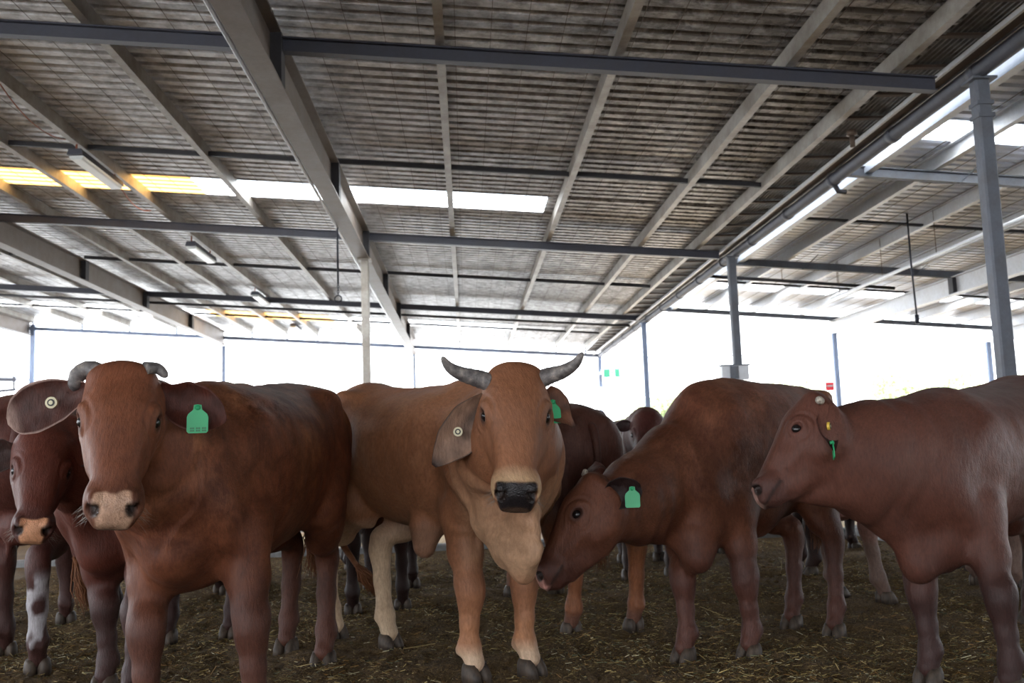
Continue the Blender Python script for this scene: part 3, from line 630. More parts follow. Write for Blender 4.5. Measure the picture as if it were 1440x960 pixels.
HS = [  # head stations: along, top, bottom, halfwidth, pear
    (-.015, -.03, -.09, .055, 0), (.002, -.010, -.15, .088, 0), (.03, .003, -.20, .108, 0), (.09, .016, -.245, .111, -.06), (.155, .022, -.268, .107, -.14), (.215, .014, -.268, .094, -.2), (.28, .0, -.252, .081, -.26), (.35, -.012, -.218, .071, -.22),
    (.41, -.021, -.180, .065, -.14), (.445, -.026, -.156, .063, -.05), (.475, -.036, -.147, .065, .0), (.502, -.06, -.137, .060, .05), (.522, -.085, -.128, .05, 0)]
def build_cow(name, label, group, pos, fwd, hooves, head, ears, coat, torso=None, horns=(), tags=(), hs=1., tz=1., res=1., neck=None, dewlap=None, extra=None, legs_scale=1., tail='down', wrinkle=True, eyes=True, knees=None, thin=1., whisk=False, folds=None, S=1.):
    """pos: ground point under the mid torso, fwd: facing direction, hooves: FL FR HL HR ground points (world), head: (poll, muzzle, dorsal hint) world"""
    fwd = unit([fwd[0], fwd[1], 0]); yaw = math.atan2(fwd[1], fwd[0]); c_, s_ = math.cos(yaw), math.sin(yaw)
    RT = np.array([[c_, s_, 0], [-s_, c_, 0], [0, 0, 1.]]); O = np.array([pos[0], pos[1], 0.]); loc = lambda p: RT@(np.asarray(p, float)-O)/S; dirl = lambda d: RT@np.asarray(d, float)
    hv = [loc([h[0], h[1], 0]) for h in hooves]; poll, muz, dors = loc(head[0]), loc(head[1]), dirl(head[2])
    hl = np.linalg.norm(muz-poll)/.512; HF = frame(muz-poll, dors); hp = lambda u, v, w: poll+HF.T@(np.array([u, v, w])*hl)
    tor = torso if torso is not None else [(-.86, 1.06, .93, .07, 0), (-.82, 1.17, .84, .15, 0), (-.72, 1.245, .76, .215, .05), (-.55, 1.28, .68, .255, 0), (-.35, 1.265, .60, .27, -.05), (-.1, 1.245, .545, .285, -.12), (.15, 1.25, .53, .28, -.12), (.35, 1.27, .54, .24, -.05), (.5, 1.24, .56, .205, -.0), (.62, 1.2, .70, .165, 0), (.7, 1.08, .80, .1, 0)]
    tor = [(a, b*tz, c2, d*thin, e) for a, b, c2, d, e in tor]
    # grid, fine around the head
    fi, cs = .0058*res, .015*res
    heads = np.array([hp(u, v, w) for u in (-.07, .55) for v in (-.16, .16) for w in (-.28, .06)])
    allp = np.vstack([heads, hv, [[-1.0, -.4, 0], [.8, .4, 1.5*tz]]]); lo, hi = allp.min(0)-.08, allp.max(0)+.08; hlo, hhi = heads.min(0), heads.max(0); lo[2] = -.03
    Fd = Field(*[axis(lo[i], hi[i], cs, fi, hlo[i], hhi[i]) for i in range(3)])
    Fd.loft((0, 0, 0), np.eye(3), tor, k=.03, n=2.15)
    tt = np.array(tor); top = lambda x: float(np.interp(x, tt[:, 0], tt[:, 1])); bot = lambda x: float(np.interp(x, tt[:, 0], tt[:, 2])); hw = lambda x: float(np.interp(x, tt[:, 0], tt[:, 3]))
    # hip bones, pin bones, spine ridge
    for s in (1, -1):
        Fd.ell((-.5, s*hw(-.5)*.78, top(-.5)-.085), (.07, .05, .045), k=.08); Fd.ell((-.80, s*.095, top(-.8)-.05), (.055, .04, .045), k=.07)
    Fd.cap((-.75, 0, top(-.75)-.045), (.2, 0, top(.2)-.04), (.035, .045), (.035, .045), k=.07)
    Fd.ell((.34, 0, top(.34)-.075), (.16, .06, .075), k=.09)
    ls = legs_scale*1.17
    # forelegs
    knee_pts = []
    for i, s in ((0, 1), (1, -1)):
        h = hv[i]; sh = np.array([.44, s*hw(.44)*.72, 1.0*tz]); pt = np.array([.60, s*hw(.5)*.62, .78]); el = np.array([.40, s*(hw(.44)*.62+.02), .66])
        el = el*.75+np.array([h[0], h[1], .66])*.25; kn = np.array([h[0]*.8+el[0]*.2+.01, h[1]*.85+el[1]*.15, .335]); ft = np.array([h[0]-.012, h[1], .12])
        if knees and knees[i] is not None: kn = loc(knees[i])
        knee_pts.append(kn)
        Fd.cap((.30, s*hw(.3)*.62, top(.3)-.27), pt+np.array([-.04, 0, .03]), (.05, .17), (.06, .12), up=(1, 0, 0), k=.07)      # blade and shoulder
        Fd.cap(pt, el+np.array([.03, 0, -.02]), (.085, .10), (.075, .105), up=(1, 0, 0), k=.07)
        Fd.ell(el+np.array([-.055, s*.005, .03]), (.07, .055, .09), k=.06)
        f1 = el*.55+kn*.45; f2 = el*.2+kn*.8
        Fd.chain([el+np.array([0, 0, .03]), f1, f2, kn+np.array([0, 0, .03])], [(.078*ls, .1*ls), (.06*ls, .072*ls), (.046*ls, .052*ls), (.047*ls, .05*ls)], up=(1, 0, 0), k=.035)
        Fd.chain([kn+np.array([0, 0, .045]), kn-np.array([0, 0, .03])], [(.05*ls, .049*ls), (.045*ls, .044*ls)], up=(1, 0, 0), k=.03); Fd.ell(kn+np.array([.018, 0, .005]), (.04*ls, .042*ls, .045), k=.025)
        Fd.chain([kn-np.array([0, 0, .03]), kn*.45+ft*.55, ft], [(.038*ls, .04*ls), (.031*ls, .037*ls), (.033*ls, .037*ls)], up=(1, 0, 0), k=.03)
        Fd.ell(ft+np.array([-.004, 0, .0]), (.037*ls, .037*ls, .038), k=.03); Fd.cap(ft, h+np.array([.022, 0, .055]), (.032*ls, .033*ls), (.037*ls, .04*ls), up=(1, 0, 0), k=.03)
        for q in (1, -1): Fd.ell(ft+np.array([-.045, q*.022, -.02]), (.014, .013, .018), k=.02)
    # hind legs
    for i, s in ((2, 1), (3, -1)):
        h = hv[i]; hip = np.array([-.6, s*hw(-.6)*.55, 1.05*tz]); st = np.array([-.44*.7+(h[0]+.25)*.3-.0, s*(hw(-.5)*.75), .70]); hk = np.array([h[0]-.075, h[1]*.9+s*.01, .45]); ft = np.array([h[0]-.02, h[1], .14])
        Fd.cap(hip, st+np.array([-.06, 0, .04]), (.11, .2), (.085, .13), up=(1, 0, 0), k=.08); Fd.cap(hip+np.array([-.1, 0, -.02]), st*.4+hk*.6+np.array([-.02, 0, .08]), (.095, .12), (.055, .075), up=(1, 0, 0), k=.08)
        Fd.chain([st+np.array([0, 0, .01]), st*.5+hk*.5, hk+np.array([.012, 0, .07]), hk], [(.085*ls, .12*ls), (.062*ls, .085*ls), (.036*ls, .055*ls), (.036*ls, .052*ls)], up=(1, 0, 0), k=.04)
        Fd.ell(hk+np.array([-.022, 0, .03]), (.03*ls, .028*ls, .045), k=.03); Fd.ell(st+np.array([.03, 0, -.01]), (.05, .06, .06), k=.06)
        Fd.chain([hk, hk*.5+ft*.5, ft], [(.042*ls, .05*ls), (.034*ls, .037*ls), (.037*ls, .041*ls)], up=(1, 0, 0), k=.03)
        Fd.ell(ft, (.038*ls, .037*ls, .038), k=.03); Fd.cap(ft, h+np.array([.022, 0, .055]), (.032*ls, .033*ls), (.037*ls, .04*ls), up=(1, 0, 0), k=.03)
        for q in (1, -1): Fd.ell(ft+np.array([-.045, q*.022, -.02]), (.014, .013, .018), k=.02)
    # neck: elliptical chain from withers/chest to the back of the skull
    nb = np.array([.42, 0, (top(.42)+.72)/2]); ne = hp(.045, 0, -.115)
    if neck is None: neck = [(nb, .17, (top(.42)-.74)/2), (nb*.62+ne*.38+np.array([0, 0, -.02]), .15, .225), (nb*.28+ne*.72, .13, .175), (ne, .115, .14)]
    else: neck = [(loc(p), a, b) for p, a, b in neck]
    for (p, a, b), (p2, a2, b2) in zip(neck[:-1], neck[1:]): Fd.cap(p, p2, (a, b), (a2, b2), up=(0, 0, 1) if abs(unit(p2-p)[2]) < .9 else (1, 0, 0), k=.10)
    # brisket and dewlap
    if dewlap is None: dewlap = [((.48, 0, .585), .12, .12), ((.60, 0, .64), .09, .12), (tuple(nb*.4+ne*.6+np.array([0, 0, -.17])), .03, .06)]
    else: dewlap = [(loc(p), a, b) for p, a, b in dewlap]
    for (p, a, b), (p2, a2, b2) in zip(dewlap[:-1], dewlap[1:]): Fd.cap(p, p2, (a, b), (a2, b2), up=(0, 0, 1) if abs(unit(np.array(p2)-np.array(p))[2]) < .9 else (1, 0, 0), k=.07)
    # head
    Fd.loft(poll, HF, [(a*hl, b*hl, c2*hl, d*hl, e) for a, b, c2, d, e in HS], k=.045, n=2.5)
    E = lambda u, v, w, ru, rv, rw, k=.03, mode='u', fr=None: Fd.ell(hp(u, v, w), (ru*hl, rv*hl, rw*hl), HF if fr is None else fr@HF, k, mode)
    E(.03, 0, -.05, .04, .088, .05, .04)                                    # poll crest
    E(.462, 0, -.09, .052, .068, .056, .025); E(.452, 0, -.142, .05, .05, .03, .02)     # muzzle pad, chin
    rot = lambda a: np.array([[math.cos(a), math.sin(a), 0], [-math.sin(a), math.cos(a), 0], [0, 0, 1.]])
    rotv = lambda a: np.array([[math.cos(a), 0, math.sin(a)], [0, 1, 0], [-math.sin(a), 0, math.cos(a)]])
    for s in (1, -1):
        E(.16, s*.074, -.16, .085, .034, .07, .06); E(.182, s*.087, -.060, .044, .034, .038, .025); E(.157, s*.109, -.056, .02, .011, .02, .016)   # cheek, brow/orbit
        E(.24, s*.07, -.11, .09, .02, .02, .04)                                # cheek ridge
        E(.44, s*.062, -.085, .045, .022, .04, .025)                            # upper lip
        E(.19, s*.122, -.056, .028, .026, .0195, .008, 's', rotv(.25))                    # eye slot
        E(.487, s*.053, -.052, .028, .0125, .023, .010, 's', rotv(-.7)@rot(s*.55)); E(.486, s*.060, -.066, .018, .011, .014, .012, 's')          # nostril
        E(.466, s*.052, -.036, .026, .018, .012, .015)                            # nostril wing
    E(.31, 0, -.19, .12, .03, .02, .04)
    if extra: extra(Fd, loc, hp, hl, HF, hw, top, bot)
    V, Q = Fd.mesh()
    # keep the largest shell simple: recompute normals and add skin detail
    N = vnormals(V, Q); L = (V-poll)@HF.T/hl; nzf = vnoise
    u, v, w = L[:, 0], L[:, 1], L[:, 2]; inhead = np.clip((u+.12)/.1, 0, 1)*np.clip((.56-u)/.04, 0, 1)*(np.abs(v) < .22)*np.clip((w-(np.interp(u, [h_[0] for h_ in HS], [h_[2] for h_ in HS])-.05))/.035, 0, 1)*(w < .09)
    disp = .0035*nzf(V*9)+.0018*nzf(V*22)
    if wrinkle:
        for s in (1, -1):
            r_ = np.sqrt(((u-.19)/1.0)**2+((w+.07)/.9)**2+((v-s*.10))**2); m = np.exp(-((r_-.065)/.028)**2)*(u < .235)*inhead
            disp = disp+.0022*m*np.sin(r_*230)
        nk = np.clip(1-np.abs((V-(nb*.35+ne*.65))@unit(ne-nb))/.28, 0, 1)*(1-np.clip(inhead*1.5, 0, 1)); ang = V@unit(np.cross(ne-nb, [0, 0, 1])+1e-6)
        disp = disp+nk*.0045*np.sin((V@unit(ne-nb))*48+4*nzf(V*4))*np.clip(.6+nzf(V*3), 0, 1)
        bx = (V[:, 0] > -.45)*(V[:, 0] < .25)*(V[:, 2] > .75)*(V[:, 2] < 1.15*tz); disp = disp+bx*.0016*np.clip(.5+1.5*nzf(V*2.5, 6), 0, 1)*np.sin(V[:, 0]*62)*np.clip(np.sin((V[:, 2]-.75)/.4*3.14), 0, 1)
    if folds: disp = disp+folds(V, u, v, w, inhead)
    V = V+N*disp[:, None]
    # coat colours, all markings of the animal itself
    cb, cdk, cl, cg = [np.array(coat[k_][:3]) for k_ in ('base', 'dark', 'light', 'leg')]
    nn = (nzf(V*3.1, 3)+.5*nzf(V*8, 4)); col = cb+(cdk-cb)*np.clip(.22+.5*nn, 0, 1)[:, None]*.45
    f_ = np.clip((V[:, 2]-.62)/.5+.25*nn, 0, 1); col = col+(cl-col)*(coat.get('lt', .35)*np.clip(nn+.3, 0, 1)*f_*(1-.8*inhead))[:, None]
    lg = np.clip((coat.get('legz', .6)-V[:, 2]+.08*nn)/.22, 0, 1)*(V[:, 2] < .75); col = col+(cg-col)*lg[:, None]
    fp = np.clip((.14-V[:, 2])/.06, 0, 1)
    if 'foot' in coat: col = col+(np.array(coat['foot'][:3])-col)*fp[:, None]
    nose = np.array(coat['nose'][:3]); mz = np.array(coat['mz'][:3])
    m1 = np.clip((u-.37+.03*nn)/.08, 0, 1)*inhead*np.clip((.02-(w-0.))/.02, 0, 1); col = col+(mz-col)*(m1*coat.get('mzw', .8))[:, None]
    pw = coat.get('pad', .056)+.006*nzf(V*25)-.35*np.clip(-.072-w, 0, .03)+.4*np.clip(-.105-w, 0, .03); m2 = np.clip((u-.455+.012*np.clip(np.abs(v)/.03-.3, 0, 1)-.3*np.clip(np.abs(v)-.045, 0, 1)-.008*nzf(V*30, 2))/.009, 0, 1)*inhead*np.clip((w+.1255)/.004, 0, 1)*np.clip((pw-np.abs(v))/.009, 0, 1)
    col = col+(nose*(1+.15*nzf(V*60)[:, None])-col)*m2[:, None]
    bare = m2.copy()
    for s in (1, -1):
        dn = ((u-.487)/.024)**2+((v-s*.052)/.0165)**2+((w+.056)/.022)**2; m = np.clip(2.1-dn, 0, 1)*inhead*.97; col = col+(np.array([.02, .012, .01])-col)*m[:, None]
        dn = ((u-.19)/.033)**2+((v-s*.112)/.03)**2+((w+.058)/.024)**2; m = np.clip(1.6-dn, 0, 1)*inhead*.8; col = col+(np.array(coat.get('rim', rgb(60, 36, 30))[:3])-col)*m[:, None]
    m = np.exp(-((w+.119)/.007)**2)*(u > .40)*(u < .53)*inhead*.8; col = col+(np.array([.02, .012, .01])-col)*m[:, None]
    if 'paint' in coat: col = coat['paint'](V, col, u, v, w, nn, N, inhead)
    mot = np.clip(coat['mot']*(1-.6*inhead)*np.clip((V[:, 2]-.3)/.3, .2, 1), 0, 1)
    allV, allQ, allC, allM, allB = [V], [Q], [col], [mot], [bare]; off = len(V)
    # ears: cupped leaves grown on the side of the skull
    earpts = []
    for ei, e in enumerate(ears):
        s = e['side']; root = hp(*e.get('root', (.055, s*.105, -.085))); tip = loc(e['tip']); nrm = dirl(e['face']); L_ = np.linalg.norm(tip-root); fr = frame(tip-root, nrm); wd = e.get('w', .075)*e.get('k', 1); cup = e.get('cup', .5); bend = e.get('bend', 0.)
        na, nc = 26, 17; outer = []; inner = []; prof = e.get('prof', [(0, .42), (.12, .5), (.35, .95), (.55, 1.), (.75, .82), (.9, .5), (1, .08)])
        for i in range(na):
            a = i/(na-1); hw_ = wd*pch(np.array([a]), [p[0] for p in prof], [p[1] for p in prof])[0]; cu = cup*(1-.75*a)+.15; row_o, row_i = [], []
            for j in range(nc):
                b = -1+2*j/(nc-1); th = b*cu*1.6; rad = hw_/max(math.sin(min(cu*1.6, 1.5)), .2); y = rad*math.sin(th)+hw_*e.get('skew', 0)*(a*(1-a))*2; z = -rad*(math.cos(th)-math.cos(cu*1.6))*1.0
                cen = root+fr.T@np.array([a*L_, 0, bend*L_*a*(1-a)*4]); p = cen+fr.T@np.array([0, y, z]); p = p+fr[2]*.004*vnoise(np.array(p)*40)
                th_ = .0065*(1-.55*abs(b)**3)*(1.2-.6*a); row_o.append(p-fr[2]*th_); row_i.append(p+fr[2]*th_*.2)
            outer += row_o; inner += row_i
        EV = np.array(outer+inner); no = na*nc; q = []
        for i in range(na-1):
            for j in range(nc-1): a0 = i*nc+j; q.append((a0, a0+nc, a0+nc+1, a0+1)); q.append((no+a0, no+a0+1, no+a0+nc+1, no+a0+nc))
        for i in range(na-1):
            for j in (0, nc-1): a0 = i*nc+j; q.append((a0, a0+nc, no+a0+nc, no+a0) if j else (a0, no+a0, no+a0+nc, a0+nc))
        for j in range(nc-1): a0 = (na-1)*nc+j; q.append((a0, no+a0, no+a0+1, a0+1))
        ji = np.tile(np.arange(nc), na*2); ii = np.repeat(np.tile(np.arange(na), 2), nc); b = np.abs(-1+2*ji/(nc-1)); a = ii/(na-1); isin = np.arange(2*no) >= no
        oc = np.array(e.get('out', coat['dark'])[:3]); ic = np.array(e.get('in', coat['dark'])[:3]); rc = np.array(e.get('edge', coat['dark'])[:3]); nz = .8+.35*vnoise(EV*30)
        C_ = np.where(isin[:, None], ic, oc)*nz[:, None]; C_ = C_+(rc-C_)*np.clip((b-.90)/.08, 0, 1)[:, None]*isin[:, None]; tipd = np.clip((a-.86)/.12, 0, 1)[:, None]*isin[:, None]; C_ = C_+(rc-C_)*tipd
        if 'core' in e: core = np.exp(-((b-.0)/.35)**2)*np.clip(1.2-a*1.6, 0, 1)*isin; C_ = C_+(np.array(e['core'][:3])-C_)*core[:, None]
        allV.append(EV); allQ.append(np.array(q)+off); allC.append(C_); allM.append(np.zeros(len(EV))); allB.append(np.zeros(len(EV))); off += len(EV); earpts.append((root, tip, fr, L_, wd, bend))
    V = np.vstack(allV); Q = np.vstack(allQ); C_ = np.vstack(allC); Mo = np.concatenate(allM)
    me = bpy.data.meshes.new(name+'_body'); fill(me, V, Q); at = me.color_attributes.new('coat', 'FLOAT_COLOR', 'POINT'); at.data.foreach_set('color', np.c_[np.clip(C_, 0, 1), np.ones(len(C_))].astype(np.float32).ravel())
    at = me.attributes.new('mottle', 'FLOAT', 'POINT'); at.data.foreach_set('value', Mo.astype(np.float32))
    at = me.attributes.new('bare', 'FLOAT', 'POINT'); at.data.foreach_set('value', np.concatenate(allB).astype(np.float32))
    root_o = empty(name, (O[0], O[1], 0), yaw); root_o.scale = (S, S, S); tag(root_o, label, 'cow', group)
    link('body', me, M['coat'], root_o, True)
    # eyes
    if eyes:
        for s in (1, -1):
            mb = MB(); bm = bmesh.new(); bmesh.ops.create_uvsphere(bm, u_segments=20, v_segments=14, radius=.0215*hl); bm.transform(Matrix.Translation(Vector(hp(.191, s*.098, -.060)))); me = bpy.data.meshes.new('eye'); bm.to_mesh(me); bm.free(); link('eye', me, M['eye'], root_o, True)
    # hooves: two claws each
    for h in hv:
        bm = bmesh.new()
        for q in (1, -1):
            mb_ = []
            for a, (z, L1, wd, x0_) in enumerate(((-.02, .066, .031, .03), (.014, .060, .031, .024), (.036, .050, .028, .018), (.055, .038, .022, .016))):
                for k_ in range(12):
                    an = 2*math.pi*k_/12; mb_.append((h[0]+x0_+L1*math.cos(an)*(1 if math.cos(an) > 0 else .85), h[1]+q*(.0275)+wd*math.sin(an), z))
            vs = [bm.verts.new(p) for p in mb_]
            for r_ in range(3):
                for k_ in range(12): bm.faces.new((vs[r_*12+k_], vs[r_*12+(k_+1) % 12], vs[(r_+1)*12+(k_+1) % 12], vs[(r_+1)*12+k_]))
            bm.faces.new(vs[36:48]); bm.faces.new(vs[0:12][::-1])
        me = bpy.data.meshes.new('hoof'); bm.to_mesh(me); bm.free(); link('hoof', me, M['hoof'], root_o, True)
    # tail
    if tail:
        x0_ = tor[0][0]; zt = top(-.8)-.05; sw = .05
        pts = [(x0_+.06, 0, zt), (x0_-.0, 0, zt-.03), (x0_-.035, .0, zt-.18), (x0_-.03, .01, .85), (x0_-.03, .02, .62)] if tail == 'down' else [(x0_+.06, 0, zt), (x0_-.0, 0, zt-.03), (x0_-.035, .0, zt-.18)]+[tuple(loc(p)) for p in tail]
        bz = [np.array(p) for p in pts]; fine = []
        for i in range(len(bz)-1):
            for t_ in np.linspace(0, 1, 5)[:-1]:
                p0, p1, p2, p3 = bz[max(i-1, 0)], bz[i], bz[i+1], bz[min(i+2, len(bz)-1)]; fine.append(.5*((2*p1)+(-p0+p2)*t_+(2*p0-5*p1+4*p2-p3)*t_**2+(-p0+3*p1-3*p2+p3)*t_**3))
        fine.append(bz[-1]); mb = MB(); mb.tube(fine, list(np.linspace(.032, .012, len(fine))), 10)
        me = bpy.data.meshes.new('tail'); me.from_pydata(mb.v, [], mb.f); at = me.color_attributes.new('coat', 'FLOAT_COLOR', 'POINT'); at.data.foreach_set('color', np.tile(np.array([*cb*.8, 1], np.float32), len(mb.v))); to = link('tail', me, M['coat'], root_o, True)
        mb = MB(); g = np.random.default_rng(3)
        for _ in range(110):
            e_ = fine[-1]+np.array([g.normal()*.03, g.normal()*.03, -.2-.1*g.random()]) if tail == 'down' else fine[-1]+unit(fine[-1]-fine[-4])*(.12+.1*g.random())+g.normal(size=3)*.02
            m_ = (fine[-1]+e_)/2+g.normal(size=3)*.018; mb.tube([fine[-2]+g.normal(size=3)*.006, m_, e_], [.0035, .003, .0008], 4)
        mb.build('tail_switch', M['tailhair'], to, True)
    # horns
    for s, pts, rad, lab in horns:
        pts = [loc(p) for p in pts]; bz = pts; fine = []
        for i in range(len(bz)-1):
            for t_ in np.linspace(0, 1, 7)[:-1]:
                p0, p1, p2, p3 = bz[max(i-1, 0)], bz[i], bz[i+1], bz[min(i+2, len(bz)-1)]; fine.append(.5*((2*p1)+(-p0+p2)*t_+(2*p0-5*p1+4*p2-p3)*t_**2+(-p0+3*p1-3*p2+p3)*t_**3))
        fine.append(bz[-1]); k_ = np.linspace(0, 1, len(fine)); r = np.interp(k_, np.linspace(0, 1, len(rad)), rad)*(1+.03*np.sin(k_*70)); r = list(r)
        d_ = unit(fine[-1]-fine[-2]); fine += [fine[-1]+d_*r[-1]*.6, fine[-1]+d_*r[-1]*.9]; r += [r[-1]*.6, r[-1]*.1]
        o = MB().tube(fine, r, 18).build('horn', M['horn'], root_o, True)
        if lab: o['label'] = lab
    # ear tags
    for tg in tags:
        rt, tp, fr, L_, wd, bend = earpts[tg['ear']]; a = tg['a']; p = rt+fr.T@np.array([a*L_, tg.get('y', 0)*wd, bend*L_*a*(1-a)*4])
        nf = dirl(tg['n']) if 'n' in tg else fr[2]; nf = unit(nf); dn = np.array([0, 0, -1.]); dn = dn-(dn@nf)*nf
        if 'down' in tg: dn = dirl(tg['down']); dn = dn-(dn@nf)*nf
        dn = unit(dn); sd_ = np.cross(nf, dn); p = p+nf*tg.get('off', .012)
        if tg['kind'] == 'flag':
            k_ = tg.get('s', 1.); pf = [(-.0, -.012), (.012, -.010), (.014, .006), (.03, .02), (.034, .03), (.034, .078), (.028, .084), (-.028, .084), (-.034, .078), (-.034, .03), (-.03, .02), (-.014, .006), (-.012, -.010)]
            def P3(x, y, z): return p+(sd_*x+dn*y)*k_+nf*z
            n_ = len(pf); vs = [P3(x, y, .0018) for x, y in pf]+[P3(x, y, -.0018) for x, y in pf]; mb = MB(); mb.add(vs, [tuple(range(n_)), tuple(range(n_, 2*n_))[::-1]]+[(i, (i+1) % n_, n_+(i+1) % n_, n_+i)[::-1] for i in range(n_)])
            to = mb.build('ear_tag', M[tg.get('mat', 'tag_green')], root_o); to['label'] = tg['label']
            mb = MB(); mb.tube([P3(0, -.001, -.01), P3(0, -.001, .006)], .009*k_, 12); mb.build('tag_stud', M[tg.get('mat', 'tag_green')], to, True)
            mb = MB()
            for i, x in enumerate(np.linspace(-.026, .026, 12)):
                for yy_ in (.068, .076): mb.add([P3(x-.0016, yy_-.0028, .0024), P3(x+.0016, yy_-.0028, .0024), P3(x+.0016, yy_+.0028, .0024), P3(x-.0016, yy_+.0028, .0024)], [(0, 1, 2, 3)]) if (i*7+int(yy_*1000)) % 4 else None
            if not tg.get('plain'): mb.build('tag_print', M['tag_print'], to)
        else:
            mb = MB(); R_ = .0155*tg.get('s', 1.); mb.tube([p-nf*.006, p+nf*.004], R_, 20); to = mb.build('ear_tag_button', M[tg.get('mat', 'button')], root_o, False); to['label'] = tg['label']
            MB().tube([p, p+nf*.006], R_*.62, 16).build('dark_ring', M['black'], to); MB().tube([p, p+nf*.0075], R_*.36, 14).build('stud', M['button'], to)
    # whiskers
    if whisk:
      for s in (1, -1):
        g = np.random.default_rng(5+s); mb = MB()
        for _ in range(24):
            p = hp(.44+.05*g.random(), s*(.06+.02*g.random()), -.10-.035*g.random()); d_ = HF.T@np.array([.3*g.random(), s*.8, -.5-.5*g.random()]); d_ = unit(d_+g.normal(size=3)*.2)*(.02+.035*g.random()); mb.tube([p, p+d_*.5, p+d_+np.array([0, 0, -.004])], [.00045, .0004, .00015], 3)
        mb.build('whiskers', M['whisk'], root_o)
    return root_o
tg_whisk = {}
# ------------------------------------------------------------------ the herd
def V3(*a): return np.array(a, float)
# C1: left cow facing the camera
def hd(poll, muz, lat):
    return (poll, muz, np.cross(unit(muz-poll), unit(lat)))
EDGE = rgb(190, 160, 150)
c1 = dict(RED, base=rgb(130, 78, 54), light=rgb(184, 124, 86), dark=rgb(76, 46, 36), leg=rgb(92, 55, 42), mot=.85, nose=rgb(214, 176, 150), mz=rgb(96, 60, 46), mzw=.6, lt=.95)
t1 = [(-.86, 1.06, .93, .07, 0), (-.82, 1.18, .82, .15, 0), (-.72, 1.24, .74, .22, .05), (-.55, 1.262, .66, .265, 0), (-.35, 1.24, .58, .28, -.05), (-.1, 1.21, .53, .29, -.12), (.15, 1.20, .50, .285, -.12), (.35, 1.19, .50, .25, -.05), (.5, 1.13, .52, .21, 0), (.62, 1.05, .58, .17, 0), (.7, .96, .7, .11, 0)]
n1 = [(W(262, 670, 3.9), .19, .25), (W(225, 650, 3.62), .165, .215), (W(200, 612, 3.52), .135, .175), (W(188, 578, 3.42), .10, .12)]
build_cow('red_cow', 'large red-brown cow facing the camera with wide level ears and cut horns', None, (-1.0, 4.32), (-.15, -.99),
    [G(357, 1032), G(203, 1045), G(457, 932), G(405, 912)], (W(173, 507, 3.27), W(157, 712, 3.0), (.30, -.95, .05)),
    [dict(side=1, tip=W(318, 592, 3.42), face=(.0, -1, .25), w=.075, cup=.55, out=rgb(110, 54, 36), **{'in': rgb(84, 42, 32)}, edge=rgb(92, 50, 40)),
     dict(side=-1, tip=W(10, 592, 3.3), face=(.1, -1, .1), w=.074, cup=.35, skew=-.2, out=rgb(110, 54, 36), **{'in': rgb(84, 48, 40)}, edge=EDGE, prof=[(0, .35), (.15, .6), (.4, .95), (.65, 1.05), (.85, .85), (.95, .55), (1, .15)])],
    c1, horns=[(-1, [W(146, 526, 3.28), W(126, 519, 3.3), W(110, 527, 3.3), W(105, 542, 3.3)], [.028, .027, .026, .02], 'blunt grey curled horn stub'), (1, [W(204, 518, 3.28), W(221, 518, 3.31), W(232, 527, 3.31)], [.022, .018, .012], 'short dark horn stub')],
    tags=[dict(ear=0, a=.60, y=0, kind='flag', n=(.15, -1, .1), s=.95, off=.03, label='green ear tag hanging from the ear'), dict(ear=1, a=.42, kind='button', n=(0, -1, 0), s=1.15, off=.01, label='round cream button tag with a dark centre')], whisk=True, S=1.1, neck=n1, torso=t1)
# C2: horned steer in the middle
GRY = rgb(150, 122, 100)
def paint2(V, col, u, v, w, nn, N, ih):
    pale = np.array(rgb(196, 160, 128)[:3]); m = np.clip((.95-V[:, 2])/.35, 0, 1)*np.clip((V[:, 0]-.50)/.15, 0, 1)*np.clip((V[:, 2]-.42)/.08, 0, 1)*(1-ih); col = col+(pale-col)*(m*.75)[:, None]
    m = np.clip((.64-V[:, 2])/.06, 0, 1)*(V[:, 0] < .4)*(V[:, 0] > -.5)*(V[:, 2] > .45); col = col+(np.array(rgb(150, 118, 98)[:3])-col)*(m*.6)[:, None]
    hl = np.clip((.66-V[:, 2]+.06*nn)/.2, 0, 1)*(V[:, 0] < -.25); col = col+(np.array(rgb(216, 190, 158)[:3])-col)*(hl*.85)[:, None]
    wm = np.clip((u-.395)/.045, 0, 1)*ih*(1-np.clip((u-.452)/.008, 0, 1)*(w > -.1235)*(np.abs(v) < .072)); return col+(np.array(rgb(214, 180, 142)[:3])-col)*(wm*.8)[:, None]
c2 = dict(RED, base=rgb(154, 104, 74), light=rgb(180, 128, 94), dark=rgb(120, 72, 50), leg=rgb(172, 120, 84), mot=.22, nose=rgb(34, 30, 32), mz=rgb(214, 178, 138), mzw=.1, pad=.072, lt=.5, legz=.35, foot=rgb(206, 176, 148), paint=paint2, rim=rgb(70, 48, 42))
def fold2(V, u, v, w, ih):
    m = (1-ih)*np.clip((V[:, 0]-.42)/.12, 0, 1)*np.clip((V[:, 2]-.5)/.1, 0, 1)*np.clip((1.15-V[:, 2])/.2, 0, 1); a = V[:, 1]*1.0+.25*(V[:, 2]-.8)*V[:, 1]; return m*(.013*np.sin(a*80+3*vnoise(V*4))*np.clip(.7+vnoise(V*3.3, 4), 0, 1)+.003*np.sin(V[:, 2]*85+V[:, 1]*30+3*vnoise(V*6))*np.clip((.78-V[:, 2])/.1, 0, 1))
def ex2(Fd, loc, hp, hl, HF, hw, top, bot):
    p = loc(W(600, 742, 4.85)); q = loc(W(597, 768, 4.85)); Fd.cap(p, q, (.075, .085), (.05, .055), k=.05)     # sheath
    a = loc(W(520, 720, 5.3)); Fd.cap(a+V3(0, 0, .05), a-V3(0, 0, .05), .05, .03, k=.05)
